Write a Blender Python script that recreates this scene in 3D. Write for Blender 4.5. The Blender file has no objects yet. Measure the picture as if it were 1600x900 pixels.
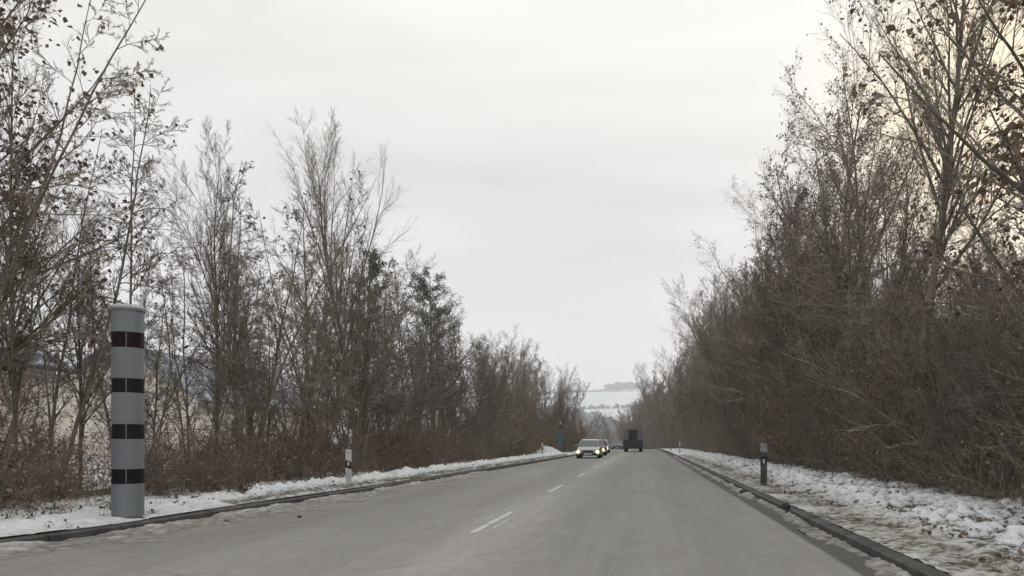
import bpy, bmesh, math, random
import numpy as np
from mathutils import Vector, Matrix, noise as mnoise

S = bpy.context.scene
COL = S.collection
R_ = math.radians

# ------------------------------------------------------------------ camera
cam_d = bpy.data.cameras.new("camera")
cam = bpy.data.objects.new("camera", cam_d)
COL.objects.link(cam)
cam.location = (0, 0, 1.2)
cam.rotation_euler = (R_(90), 0, 0)
cam_d.sensor_width = 36
cam_d.lens = 27
cam_d.shift_x = -208 / 1600
cam_d.shift_y = 239 / 1600
cam_d.clip_start = 0.05
cam_d.clip_end = 20000
S.camera = cam

# ------------------------------------------------------------------ world
SUN_EL, SUN_AZ = 20.0, 27.0          # azimuth measured from +Y towards +X
w = bpy.data.worlds.new("World")
S.world = w
w.use_nodes = True
nt = w.node_tree
for n in list(nt.nodes):
    nt.nodes.remove(n)
N = nt.nodes.new
Lk = nt.links.new
out = N("ShaderNodeOutputWorld")
bg = N("ShaderNodeBackground")
bg.inputs["Strength"].default_value = 0.1
Lk(bg.outputs[0], out.inputs[0])
sky = N("ShaderNodeTexSky")
sky.sky_type = 'NISHITA'
sky.sun_disc = False
sky.sun_elevation = R_(SUN_EL)
sky.sun_rotation = R_(SUN_AZ)
sky.dust_density = 3
tc = N("ShaderNodeTexCoord")
sep = N("ShaderNodeSeparateXYZ")
Lk(tc.outputs["Generated"], sep.inputs[0])
ramp = N("ShaderNodeValToRGB")
Lk(sep.outputs["Z"], ramp.inputs[0])
cr = ramp.color_ramp
cr.elements[0].position = 0.0
cr.elements[0].color = (0.88, 0.75, 0.71, 1)
cr.elements[1].position = 1.0
cr.elements[1].color = (0.84, 0.83, 0.79, 1)
for p, c in ((0.05, (0.86, 0.75, 0.72, 1)), (0.13, (0.76, 0.71, 0.71, 1)), (0.25, (0.71, 0.69, 0.70, 1)), (0.38, (0.785, 0.765, 0.735, 1)), (0.5, (0.845, 0.825, 0.78, 1))):
    e = cr.elements.new(p)
    e.color = c
# cloud streaks: noise stretched over the cloud deck
mp = N("ShaderNodeMapping")
mp.inputs["Rotation"].default_value = (0, R_(38), R_(-20))
mp.inputs["Scale"].default_value = (0.6, 1.6, 3.4)
Lk(tc.outputs["Generated"], mp.inputs[0])
nz = N("ShaderNodeTexNoise")
nz.inputs["Scale"].default_value = 2.4
nz.inputs["Detail"].default_value = 5
nz.inputs["Roughness"].default_value = 0.5
nz.inputs["Distortion"].default_value = 0.6
Lk(mp.outputs[0], nz.inputs["Vector"])
mr = N("ShaderNodeMapRange")
mr.inputs["From Min"].default_value = 0.3
mr.inputs["From Max"].default_value = 0.7
mr.inputs["To Min"].default_value = 9.5
mr.inputs["To Max"].default_value = 11.8
Lk(nz.outputs["Fac"], mr.inputs["Value"])
vm = N("ShaderNodeVectorMath")
vm.operation = 'SCALE'
Lk(ramp.outputs[0], vm.inputs[0])
Lk(mr.outputs[0], vm.inputs["Scale"])
# warm glow of the veiled sun
sd = Vector((math.cos(R_(SUN_EL)) * math.sin(R_(SUN_AZ)), math.cos(R_(SUN_EL)) * math.cos(R_(SUN_AZ)), math.sin(R_(SUN_EL))))
dot = N("ShaderNodeVectorMath")
dot.operation = 'DOT_PRODUCT'
Lk(tc.outputs["Generated"], dot.inputs[0])
dot.inputs[1].default_value = sd
gl = N("ShaderNodeMapRange")
gl.interpolation_type = 'SMOOTHSTEP'
gl.inputs["From Min"].default_value = 0.965
gl.inputs["From Max"].default_value = 1.0
Lk(dot.outputs["Value"], gl.inputs["Value"])
glc = N("ShaderNodeMix")
glc.data_type = 'RGBA'
Lk(gl.outputs[0], glc.inputs[0])
Lk(vm.outputs[0], glc.inputs[6])
glc.inputs[7].default_value = (10.8, 9.0, 6.2, 1)
mx = N("ShaderNodeMix")
mx.data_type = 'RGBA'
mx.inputs[0].default_value = 0.96
Lk(sky.outputs[0], mx.inputs[6])
Lk(glc.outputs[2], mx.inputs[7])
Lk(mx.outputs[2], bg.inputs["Color"])

sun_d = bpy.data.lights.new("sun", 'SUN')
sun_d.energy = 0.6
sun_d.angle = R_(25)
sun_d.color = (1.0, 0.93, 0.82)
sun = bpy.data.objects.new("sun", sun_d)
COL.objects.link(sun)
sun.rotation_euler = (-sd).to_track_quat('-Z', 'Y').to_euler()

S.view_settings.view_transform = 'Standard'
S.view_settings.look = 'None'
S.view_settings.gamma = 1
S.view_settings.exposure = 0.14
S.view_settings.use_curve_mapping = False
S.render.engine = 'CYCLES'
S.cycles.max_bounces = 6
S.cycles.volume_bounces = 2
S.cycles.use_denoising = True

# ------------------------------------------------------------------ helpers
def mat(name, col, rough=0.8, metal=0.0, spec=0.5, coat=0.0):
    m = bpy.data.materials.new(name)
    m.use_nodes = True
    b = m.node_tree.nodes["Principled BSDF"]
    b.inputs["Base Color"].default_value = (*col, 1)
    b.inputs["Roughness"].default_value = rough
    b.inputs["Metallic"].default_value = metal
    b.inputs["Specular IOR Level"].default_value = spec
    b.inputs["Coat Weight"].default_value = coat
    return m


def noisy(name, c1, c2, scale=4.0, rough=0.85, detail=6, lo=0.35, hi=0.65, bump=0.0, bscale=30, spec=0.4, metal=0.0, rand=0.0, coord="Object", stretch=(1, 1, 1), rough2=None):
    """two-tone procedural material; rand adds per-object brightness variation"""
    m = mat(name, c1, rough, metal, spec)
    t = m.node_tree
    b = t.nodes["Principled BSDF"]
    co = t.nodes.new("ShaderNodeTexCoord")
    mp_ = t.nodes.new("ShaderNodeMapping")
    mp_.inputs["Scale"].default_value = stretch
    t.links.new(co.outputs[coord], mp_.inputs[0])
    n1 = t.nodes.new("ShaderNodeTexNoise")
    n1.inputs["Scale"].default_value = scale
    n1.inputs["Detail"].default_value = detail
    t.links.new(mp_.outputs[0], n1.inputs["Vector"])
    r = t.nodes.new("ShaderNodeMapRange")
    r.inputs["From Min"].default_value = lo
    r.inputs["From Max"].default_value = hi
    t.links.new(n1.outputs["Fac"], r.inputs["Value"])
    mm = t.nodes.new("ShaderNodeMix")
    mm.data_type = 'RGBA'
    mm.inputs[6].default_value = (*c1, 1)
    mm.inputs[7].default_value = (*c2, 1)
    t.links.new(r.outputs[0], mm.inputs[0])
    last = mm.outputs[2]
    if rand:
        oi = t.nodes.new("ShaderNodeObjectInfo")
        rr = t.nodes.new("ShaderNodeMapRange")
        rr.inputs["To Min"].default_value = 1 - rand
        rr.inputs["To Max"].default_value = 1 + rand
        t.links.new(oi.outputs["Random"], rr.inputs["Value"])
        sc = t.nodes.new("ShaderNodeVectorMath")
        sc.operation = 'SCALE'
        t.links.new(last, sc.inputs[0])
        t.links.new(rr.outputs[0], sc.inputs["Scale"])
        last = sc.outputs[0]
    t.links.new(last, b.inputs["Base Color"])
    if rough2 is not None:
        r2 = t.nodes.new("ShaderNodeMapRange")
        r2.inputs["To Min"].default_value = rough
        r2.inputs["To Max"].default_value = rough2
        t.links.new(r.outputs[0], r2.inputs["Value"])
        t.links.new(r2.outputs[0], b.inputs["Roughness"])
    if bump:
        n2 = t.nodes.new("ShaderNodeTexNoise")
        n2.inputs["Scale"].default_value = bscale
        n2.inputs["Detail"].default_value = 5
        t.links.new(mp_.outputs[0], n2.inputs["Vector"])
        bp = t.nodes.new("ShaderNodeBump")
        bp.inputs["Strength"].default_value = bump
        bp.inputs["Distance"].default_value = 0.02
        t.links.new(n2.outputs["Fac"], bp.inputs["Height"])
        t.links.new(bp.outputs[0], b.inputs["Normal"])
    return m


def tag(o, label=None, cat=None, group=None, kind=None):
    if label: o["label"] = label
    if cat: o["category"] = cat
    if group: o["group"] = group
    if kind: o["kind"] = kind
    return o


def empty(name, loc=(0, 0, 0), rz=0.0):
    o = bpy.data.objects.new(name, None)
    COL.objects.link(o)
    o.location = loc
    o.rotation_euler = (0, 0, rz)
    o.empty_display_size = 0.2
    return o


def link_mesh(name, me, mats, parent=None):
    o = bpy.data.objects.new(name, me)
    COL.objects.link(o)
    if not me.materials:
        for m in (mats if isinstance(mats, (list, tuple)) else [mats]):
            me.materials.append(m)
    if parent is not None:
        o.parent = parent
    return o


def raw_mesh(name, V, F4=None, F3=None, midx4=None, midx3=None, smooth=False):
    """fast mesh from numpy arrays of quads and triangles"""
    me = bpy.data.meshes.new(name)
    V = np.asarray(V, dtype=np.float32).reshape(-1, 3)
    n4 = 0 if F4 is None else len(F4)
    n3 = 0 if F3 is None else len(F3)
    me.vertices.add(len(V))
    me.vertices.foreach_set("co", V.ravel())
    loops, starts = [], []
    if n4:
        loops.append(np.asarray(F4, dtype=np.int32).ravel())
        starts.append(np.arange(n4, dtype=np.int32) * 4)
    if n3:
        loops.append(np.asarray(F3, dtype=np.int32).ravel())
        starts.append(n4 * 4 + np.arange(n3, dtype=np.int32) * 3)
    lp = np.concatenate(loops)
    me.loops.add(len(lp))
    me.loops.foreach_set("vertex_index", lp)
    me.polygons.add(n4 + n3)
    me.polygons.foreach_set("loop_start", np.concatenate(starts))
    mi = np.zeros(n4 + n3, dtype=np.int32)
    if midx4 is not None and n4: mi[:n4] = midx4
    if midx3 is not None and n3: mi[n4:] = midx3
    me.polygons.foreach_set("material_index", mi)
    if smooth:
        me.polygons.foreach_set("use_smooth", np.ones(n4 + n3, dtype=bool))
    me.update(calc_edges=True)
    return me


def bm_obj(name, bm, m, parent=None, smooth=False, bevel=0.0):
    if bevel:
        bmesh.ops.bevel(bm, geom=[e for e in bm.edges if e.is_manifold and e.calc_face_angle(0) > 0.6], offset=bevel, segments=2, affect='EDGES', profile=0.7)
    bmesh.ops.recalc_face_normals(bm, faces=bm.faces)
    me = bpy.data.meshes.new(name)
    bm.to_mesh(me)
    bm.free()
    if smooth:
        me.shade_smooth()
        try: me.set_sharp_from_angle(angle=R_(40))
        except Exception: pass
    return link_mesh(name, me, m, parent)


def box(bm, x0, x1, y0, y1, z0, z1):
    r = bmesh.ops.create_cube(bm, size=1)
    bmesh.ops.scale(bm, verts=r["verts"], vec=(x1 - x0, y1 - y0, z1 - z0))
    bmesh.ops.translate(bm, verts=r["verts"], vec=((x0 + x1) / 2, (y0 + y1) / 2, (z0 + z1) / 2))
    return r["verts"]


def cyl(bm, r, p0, p1, seg=24, r2=None):
    p0, p1 = Vector(p0), Vector(p1)
    d = p1 - p0
    q = d.to_track_quat('Z', 'Y').to_matrix().to_4x4()
    return bmesh.ops.create_cone(bm, cap_ends=True, segments=seg, radius1=r, radius2=r if r2 is None else r2, depth=d.length, matrix=Matrix.Translation((p0 + p1) / 2) @ q)["verts"]


def lathe(name, prof, m, parent=None, seg=48):
    """closed surface of revolution about z from (r, z) pairs"""
    n = len(prof)
    a = np.linspace(0, 2 * np.pi, seg, endpoint=False)
    V = np.array([[r * np.cos(t), r * np.sin(t), z] for (r, z) in prof for t in a])
    F = [[i * seg + j, i * seg + (j + 1) % seg, (i + 1) * seg + (j + 1) % seg, (i + 1) * seg + j] for i in range(n - 1) for j in range(seg)]
    me = raw_mesh(name, V, F, smooth=True)
    bm = bmesh.new()
    bm.from_mesh(me)
    bmesh.ops.remove_doubles(bm, verts=bm.verts, dist=1e-5)
    bmesh.ops.recalc_face_normals(bm, faces=bm.faces)
    bm.to_mesh(me)
    bm.free()
    me.shade_smooth()
    me.set_sharp_from_angle(angle=R_(35))
    return link_mesh(name, me, m, parent)


def copy_tree(o, parent=None):
    c = o.copy()
    COL.objects.link(c)
    c.parent = parent
    for ch in list(o.children):
        copy_tree(ch, c)
    return c


# ------------------------------------------------------------------ the lie of the land
def s_of(Y):
    """sideways shift of the road: straight, then a long left bend"""
    Y = np.minimum(np.asarray(Y, float), 450)
    q = np.clip(Y - 80, 0, 180)
    return -(q ** 2) / 2000 - np.clip(Y - 260, 0, None) * 0.18


def rz(Y):
    Y = np.asarray(Y, float)
    a = np.clip(Y - 100, 0, 60)
    z = -(a ** 2) / 120 * 0.035
    z = z - np.clip(Y - 160, 0, 290) * 0.035
    return z


LX = np.array([-400, 4, 7.5, 10, 13.3, 19, 28, 53, 80, 5000])
LV = np.array([7.7, 7.6, 7.25, 6.8, 6.75, 6.45, 6.3, 5.8, 5.6, 5.6])
def xl(Y): return np.interp(Y, LX, LV)
XR = 2.33
HY = np.array([450, 700, 1000, 1250, 1500, 1700, 2150, 2600, 2800, 3200, 5200])
HZ = np.array([0, -3, 8, 28, 58, 80, 129, 178, 182, 160, 60])


def hill(Y, X):
    h = np.interp(Y, HY, HZ, left=0)
    k = np.clip((np.asarray(Y) - 700) / 1500, 0, 1)
    return h + k * (0.05 * np.clip(X + 150, -900, 900) + 10 * np.sin(np.asarray(X) / 420 + 1.0) * np.clip(np.abs(X + 150) / 800, 0, 1))


def ground_z(X, Y):
    """terrain height outside the road"""
    X, Y = np.asarray(X, float), np.asarray(Y, float)
    s = s_of(Y)
    dl = -(X - s) - xl(Y)
    dr = (X - s) - XR
    dd = np.maximum(dl, dr)
    base = rz(Y) + hill(Y, X)
    bank = 0.10 + 0.05 * np.clip(dd, 0, 4) / 4 + 0.25 * np.clip((dd - 3.5) / 12, 0, 1) * (dr > 0)
    return base + np.where(dd > 0.02, bank, -0.06)


# ------------------------------------------------------------------ materials
def attr_mat(name, stops, rough=0.8, nscale=9, bump=0.6, bscale=40, amp=0.35, spec=0.3, sss=0.0):
    """colour from vertex attribute 'cover' broken up by noise; stops = [(pos, colour)]"""
    m = mat(name, (1, 1, 1), rough, 0, spec)
    t = m.node_tree
    b = t.nodes["Principled BSDF"]
    at = t.nodes.new("ShaderNodeAttribute")
    at.attribute_name = "cover"
    co = t.nodes.new("ShaderNodeTexCoord")
    n1 = t.nodes.new("ShaderNodeTexNoise")
    n1.inputs["Scale"].default_value = nscale
    n1.inputs["Detail"].default_value = 8
    n1.inputs["Roughness"].default_value = 0.65
    t.links.new(co.outputs["Object"], n1.inputs["Vector"])
    r = t.nodes.new("ShaderNodeMapRange")
    r.inputs["From Min"].default_value = 0.25
    r.inputs["From Max"].default_value = 0.75
    r.inputs["To Min"].default_value = -amp
    r.inputs["To Max"].default_value = amp
    t.links.new(n1.outputs["Fac"], r.inputs["Value"])
    ad = t.nodes.new("ShaderNodeMath")
    ad.operation = 'ADD'
    t.links.new(at.outputs["Fac"], ad.inputs[0])
    t.links.new(r.outputs[0], ad.inputs[1])
    rp = t.nodes.new("ShaderNodeValToRGB")
    el = rp.color_ramp.elements
    el[0].position, el[0].color = stops[0][0], (*stops[0][1], 1)
    el[1].position, el[1].color = stops[-1][0], (*stops[-1][1], 1)
    for p, c in stops[1:-1]:
        e = el.new(p)
        e.color = (*c, 1)
    t.links.new(ad.outputs[0], rp.inputs[0])
    at2 = t.nodes.new("ShaderNodeAttribute")
    at2.attribute_name = "mud"
    mm_ = t.nodes.new("ShaderNodeMix"); mm_.data_type = 'RGBA'; mm_.blend_type = 'MULTIPLY'
    t.links.new(at2.outputs["Fac"], mm_.inputs[0]); t.links.new(rp.outputs[0], mm_.inputs[6]); mm_.inputs[7].default_value = (0.70, 0.66, 0.61, 1)
    t.links.new(mm_.outputs[2], b.inputs["Base Color"])
    n2 = t.nodes.new("ShaderNodeTexNoise")
    n2.inputs["Scale"].default_value = bscale
    n2.inputs["Detail"].default_value = 6
    t.links.new(co.outputs["Object"], n2.inputs["Vector"])
    bp = t.nodes.new("ShaderNodeBump")
    bp.inputs["Strength"].default_value = bump
    bp.inputs["Distance"].default_value = 0.03
    t.links.new(n2.outputs["Fac"], bp.inputs["Height"])
    t.links.new(bp.outputs[0], b.inputs["Normal"])
    return m


SNOW = [(0.0, (0.045, 0.055, 0.035)), (0.28, (0.12, 0.12, 0.095)), (0.42, (0.32, 0.31, 0.30)), (0.62, (0.62, 0.65, 0.68)), (1.0, (0.82, 0.85, 0.88))]
M_verge = attr_mat("snowy_verge", SNOW, nscale=11, amp=0.42)
M_slush = attr_mat("dirty_slush", [(0.0, (0.07, 0.065, 0.06)), (0.35, (0.17, 0.16, 0.148)), (0.7, (0.30, 0.285, 0.27)), (1.0, (0.55, 0.55, 0.55))], nscale=13, amp=0.3, rough=0.6)

# terrain: woodland floor, fields and hill, snow covered with bare patches
M_ground = mat("snowy_ground", (0.7, 0.72, 0.75), 0.85, 0, 0.2)
t = M_ground.node_tree
b = t.nodes["Principled BSDF"]
co = t.nodes.new("ShaderNodeTexCoord")
n1 = t.nodes.new("ShaderNodeTexNoise"); n1.inputs["Scale"].default_value = 1.6; n1.inputs["Detail"].default_value = 9
n2 = t.nodes.new("ShaderNodeTexNoise"); n2.inputs["Scale"].default_value = 0.004; n2.inputs["Detail"].default_value = 4
t.links.new(co.outputs["Object"], n1.inputs["Vector"]); t.links.new(co.outputs["Object"], n2.inputs["Vector"])
rp = t.nodes.new("ShaderNodeValToRGB")
e = rp.color_ramp.elements
e[0].position, e[0].color = 0.30, (0.10, 0.085, 0.06, 1)
e[1].position, e[1].color = 0.43, (0.74, 0.77, 0.80, 1)
t.links.new(n1.outputs["Fac"], rp.inputs[0])
rp2 = t.nodes.new("ShaderNodeValToRGB")
e = rp2.color_ramp.elements
e[0].position, e[0].color = 0.35, (0.66, 0.70, 0.74, 1)
e[1].position, e[1].color = 0.65, (0.82, 0.85, 0.88, 1)
t.links.new(n2.outputs["Fac"], rp2.inputs[0])
sp = t.nodes.new("ShaderNodeSeparateXYZ"); t.links.new(co.outputs["Object"], sp.inputs[0])
fr = t.nodes.new("ShaderNodeMapRange"); fr.inputs["From Min"].default_value = 150; fr.inputs["From Max"].default_value = 500
t.links.new(sp.outputs["Y"], fr.inputs["Value"])
mm = t.nodes.new("ShaderNodeMix"); mm.data_type = 'RGBA'
t.links.new(fr.outputs[0], mm.inputs[0]); t.links.new(rp.outputs[0], mm.inputs[6]); t.links.new(rp2.outputs[0], mm.inputs[7])
t.links.new(mm.outputs[2], b.inputs["Base Color"])

# asphalt: salt-dusted grey, faint wheel tracks and a pale crown line
M_road = mat("asphalt", (0.17, 0.165, 0.16), 0.75, 0, 0.4)
t = M_road.node_tree
b = t.nodes["Principled BSDF"]
co = t.nodes.new("ShaderNodeTexCoord")
def tn(scale, detail=6, stretch=(1, 1, 1), rough=0.55):
    mp_ = t.nodes.new("ShaderNodeMapping"); mp_.inputs["Scale"].default_value = stretch
    t.links.new(co.outputs["Object"], mp_.inputs[0])
    n_ = t.nodes.new("ShaderNodeTexNoise"); n_.inputs["Scale"].default_value = scale; n_.inputs["Detail"].default_value = detail
    n_.inputs["Roughness"].default_value = rough
    t.links.new(mp_.outputs[0], n_.inputs["Vector"])
    return n_.outputs["Fac"]
def mapr(src, a, c, lo, hi):
    r_ = t.nodes.new("ShaderNodeMapRange")
    r_.inputs["From Min"].default_value = a; r_.inputs["From Max"].default_value = c
    r_.inputs["To Min"].default_value = lo; r_.inputs["To Max"].default_value = hi
    t.links.new(src, r_.inputs["Value"])
    return r_.outputs[0]
def mul(a, c):
    m_ = t.nodes.new("ShaderNodeMath"); m_.operation = 'MULTIPLY'
    t.links.new(a, m_.inputs[0]); t.links.new(c, m_.inputs[1])
    return m_.outputs[0]
dust = t.nodes.new("ShaderNodeAttribute"); dust.attribute_name = "cover"
big = mapr(tn(0.5, 5, (1, 0.12, 1)), 0.3, 0.7, 0.86, 1.14)
mid = mapr(tn(2.2, 6, (1, 0.5, 1)), 0.3, 0.7, 0.93, 1.07)
fine = mapr(tn(90, 3, (1, 1, 1), 0.7), 0.25, 0.75, 0.8, 1.2)
grain = mapr(tn(320, 2), 0.3, 0.7, 0.9, 1.1)
patch = mapr(tn(9, 7, (1, 0.7, 1), 0.7), 0.3, 0.7, 0.88, 1.12)
streak = mapr(tn(3.0, 5, (2.2, 0.05, 1)), 0.3, 0.7, 0.93, 1.07)
vo = t.nodes.new("ShaderNodeTexVoronoi"); vo.feature = 'DISTANCE_TO_EDGE'; vo.inputs["Scale"].default_value = 0.33
wn = t.nodes.new("ShaderNodeTexNoise"); wn.inputs["Scale"].default_value = 1.7; wn.inputs["Detail"].default_value = 6
t.links.new(co.outputs["Object"], wn.inputs["Vector"])
wa = t.nodes.new("ShaderNodeVectorMath"); wa.operation = 'ADD'
t.links.new(co.outputs["Object"], wa.inputs[0]); t.links.new(wn.outputs["Color"], wa.inputs[1])
t.links.new(wa.outputs[0], vo.inputs["Vector"])
crack = mapr(vo.outputs["Distance"], 0.0, 0.006, 0.72, 1.0)
v = mul(mul(mul(mul(mul(mul(mul(big, mid), fine), grain), patch), streak), crack), dust.outputs["Fac"])
vs = t.nodes.new("ShaderNodeVectorMath"); vs.operation = 'SCALE'
vs.inputs[0].default_value = (0.272, 0.264, 0.256)
t.links.new(v, vs.inputs["Scale"])
t.links.new(vs.outputs[0], b.inputs["Base Color"])
bp = t.nodes.new("ShaderNodeBump"); bp.inputs["Strength"].default_value = 0.25; bp.inputs["Distance"].default_value = 0.01
t.links.new(tn(160, 4), bp.inputs["Height"]); t.links.new(bp.outputs[0], b.inputs["Normal"])

# worn white paint: gaps let the asphalt show
M_paint = mat("worn_road_paint", (0.62, 0.62, 0.60), 0.7)
t = M_paint.node_tree
b = t.nodes["Principled BSDF"]
co = t.nodes.new("ShaderNodeTexCoord")
tr = t.nodes.new("ShaderNodeBsdfTransparent"); ms = t.nodes.new("ShaderNodeMixShader")
t.links.new(mapr(tn(7, 8, (1, 0.5, 1), 0.75), 0.34, 0.48, 0.2, 0.95), ms.inputs[0])
t.links.new(tr.outputs[0], ms.inputs[1]); t.links.new(b.outputs[0], ms.inputs[2])
t.links.new(ms.outputs[0], t.nodes["Material Output"].inputs[0])

M_kerb = noisy("wet_kerb_stone", (0.035, 0.035, 0.034), (0.085, 0.082, 0.078), scale=3, bump=0.5, bscale=50, rough=0.6)


def bark_mat(name, c1, c2, snow=0.35, rand=0.25, moss=None):
    """bark with snow lying on the upper side of limbs"""
    m = noisy(name, c1, c2, scale=2.2, rough=0.9, bump=0.5, bscale=22, spec=0.2, rand=rand, stretch=(3, 3, 0.6))
    t = m.node_tree
    b = t.nodes["Principled BSDF"]
    src = b.inputs["Base Color"].links[0].from_socket
    g = t.nodes.new("ShaderNodeNewGeometry")
    sp_ = t.nodes.new("ShaderNodeSeparateXYZ")
    t.links.new(g.outputs["Normal"], sp_.inputs[0])
    co_ = t.nodes.new("ShaderNodeTexCoord")
    if moss:
        nm = t.nodes.new("ShaderNodeTexNoise"); nm.inputs["Scale"].default_value = 1.3
        t.links.new(co_.outputs["Object"], nm.inputs["Vector"])
        rm = t.nodes.new("ShaderNodeMapRange"); rm.inputs["From Min"].default_value = 0.45; rm.inputs["From Max"].default_value = 0.62
        t.links.new(nm.outputs["Fac"], rm.inputs["Value"])
        xm = t.nodes.new("ShaderNodeMix"); xm.data_type = 'RGBA'
        t.links.new(rm.outputs[0], xm.inputs[0]); t.links.new(src, xm.inputs[6]); xm.inputs[7].default_value = (*moss, 1)
        src = xm.outputs[2]
    n_ = t.nodes.new("ShaderNodeTexNoise"); n_.inputs["Scale"].default_value = 2.5; n_.inputs["Detail"].default_value = 3
    t.links.new(co_.outputs["Object"], n_.inputs["Vector"])
    a_ = t.nodes.new("ShaderNodeMath"); a_.operation = 'MULTIPLY'
    t.links.new(sp_.outputs["Z"], a_.inputs[0]); t.links.new(n_.outputs["Fac"], a_.inputs[1])
    r_ = t.nodes.new("ShaderNodeMapRange"); r_.inputs["From Min"].default_value = 0.62 - snow * 0.6; r_.inputs["From Max"].default_value = 0.70 - snow * 0.6
    t.links.new(a_.outputs[0], r_.inputs["Value"])
    x_ = t.nodes.new("ShaderNodeMix"); x_.data_type = 'RGBA'
    t.links.new(r_.outputs[0], x_.inputs[0]); t.links.new(src, x_.inputs[6]); x_.inputs[7].default_value = (0.7, 0.72, 0.75, 1)
    t.links.new(x_.outputs[2], b.inputs["Base Color"])
    return m


M_bark = bark_mat("grey_brown_bark", (0.13, 0.112, 0.092), (0.26, 0.23, 0.195), moss=(0.13, 0.128, 0.082))
M_twig = bark_mat("bare_twigs", (0.19, 0.158, 0.132), (0.31, 0.268, 0.228), snow=0.34, rand=0.3)
M_twig_red = noisy("red_brown_twigs", (0.17, 0.128, 0.096), (0.25, 0.195, 0.15), scale=1.0, rand=0.3, rough=0.85)
def leaf_mat(name, c1, c2, rand=0.25):
    m = noisy(name, c1, c2, scale=1.6, rough=0.75, rand=rand, lo=0.4, hi=0.6)
    return m
M_leaf = leaf_mat("withered_brown_leaves", (0.145, 0.104, 0.076), (0.24, 0.18, 0.138))
M_leaf_dark = leaf_mat("withered_dark_leaves", (0.10, 0.068, 0.05), (0.19, 0.13, 0.09))
M_leaf_olive = leaf_mat("olive_brown_leaves", (0.15, 0.125, 0.07), (0.24, 0.19, 0.11))
M_needle = leaf_mat("evergreen_needles", (0.10, 0.118, 0.10), (0.17, 0.185, 0.165))
M_farwood = noisy("far_wood", (0.05, 0.055, 0.055), (0.09, 0.095, 0.095), scale=0.05, rough=0.9)


# ------------------------------------------------------------------ ground sheet
def grid_mesh(name, Xg, Yg, Zg, m, cover=None, kind="structure", smooth=True, mud=None):
    ny, nx = Xg.shape
    V = np.stack([Xg, Yg, Zg], -1).reshape(-1, 3)
    i = np.arange(ny - 1)[:, None] * nx + np.arange(nx - 1)[None, :]
    F = np.stack([i, i + 1, i + nx + 1, i + nx], -1).reshape(-1, 4)
    me = raw_mesh(name, V, F, smooth=smooth)
    if cover is not None:
        a = me.attributes.new("cover", 'FLOAT', 'POINT')
        a.data.foreach_set("value", np.asarray(cover, np.float32).ravel())
    if mud is not None:
        a = me.attributes.new("mud", 'FLOAT', 'POINT')
        a.data.foreach_set("value", np.asarray(mud, np.float32).ravel())
    o = link_mesh(name, me, m)
    if kind: o["kind"] = kind
    return o


Yc = np.concatenate([np.arange(-300, 0, 20), np.arange(0, 60, 1.0), np.arange(60, 200, 2.5), np.arange(200, 500, 10), np.arange(500, 3201, 50)])
wl = np.concatenate([[0.0, 0.04, 0.12], np.arange(0.4, 6, 0.4), np.arange(6, 60, 3), np.geomspace(62, 3400, 40)])
rows = []
for Y in Yc:
    s, L = float(s_of(Y)), float(xl(Y))
    xs = np.concatenate([(s - L - wl)[::-1], np.linspace(s - L + 0.02, s + XR - 0.02, 6), s + XR + wl])
    rows.append(xs)
Xg = np.array(rows)
Yg = np.repeat(Yc[:, None], Xg.shape[1], 1)
Zg = ground_z(Xg, Yg)
lat = Xg - s_of(Yg)
outside = np.maximum(-lat - xl(Yg), lat - XR)
Zg = np.where((outside > -0.5) & (outside <= 0.03), rz(Yg) + hill(Yg, Xg) - 0.06, Zg)
# under the fine verge strips the sheet keeps lower
Zg = np.where((outside > 0.03) & (outside < 3.4) & (Yg < 58) & (Yg > -3), Zg - 0.16, Zg)
rng = np.random.default_rng(5)
Zg = Zg + np.where((outside > 3) & (Yg < 400), rng.normal(0, 0.03, Zg.shape), 0)
grid_mesh("ground", Xg, Yg, Zg, M_ground)

# road
Yr = np.concatenate([np.arange(-60, 2, 2.0), np.arange(2, 60, 0.5), np.arange(60, 460, 3)])
U = np.concatenate([np.linspace(0, 0.945, 42), np.linspace(0.95, 1, 14)])
Xr = np.array([s_of(Y) - xl(Y) + U * (xl(Y) + XR) for Y in Yr])
Yrg = np.repeat(Yr[:, None], len(U), 1)
Zr = rz(Yrg)
latr = Xr - s_of(Yrg)
cov = np.ones_like(latr)
cov += 0.22 * np.exp(-((latr + 2.1) / 0.45) ** 2)                       # salt along the centre joint
for c in (-0.95, 0.75, -3.2, -5.0):
    cov -= 0.085 * np.exp(-((latr - c) / 0.38) ** 2)                     # wheel tracks
cov -= 0.66 * np.clip((latr - 1.91) / 0.05, 0, 1)                        # wet gutter
cov -= 0.35 * np.clip((-(latr + xl(Yrg)) + 0.25) / 0.25, 0, 1)
grid_mesh("road", Xr, Yrg, Zr, M_road, cov)

# centre dashes
for k, (Y0, Y1) in enumerate([(10.0 + 8 * i, 13.0 + 8 * i) for i in range(-1, 13)]):
    pass
bm = bmesh.new()
for i in range(-1, 14):
    Y0, Y1 = 10.0 + 8 * i, 13.0 + 8 * i
    for (ya, yb) in [(Y0 + j * 0.5, Y0 + (j + 1) * 0.5) for j in range(6)]:
        q = []
        for (yy, xx) in ((ya, -2.30), (ya, -2.20), (yb, -2.20), (yb, -2.30)):
            q.append(bm.verts.new((xx + float(s_of(yy)), yy, float(rz(yy)) + 0.005)))
        bm.faces.new(q)
    for (xa, xb, y0, y1) in (((-2.10, -2.065, Y0 + 0.5, Y0 + 1.9),) if i == 0 else ()):
        q = [bm.verts.new((x_ + float(s_of(y_)), y_, float(rz(y_)) + 0.005)) for (x_, y_) in ((xa, y0), (xb, y0), (xb, y1), (xa, y1))]
        bm.faces.new(q)
o = bm_obj("road_markings", bm, M_paint)
o["kind"] = "structure"

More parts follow.
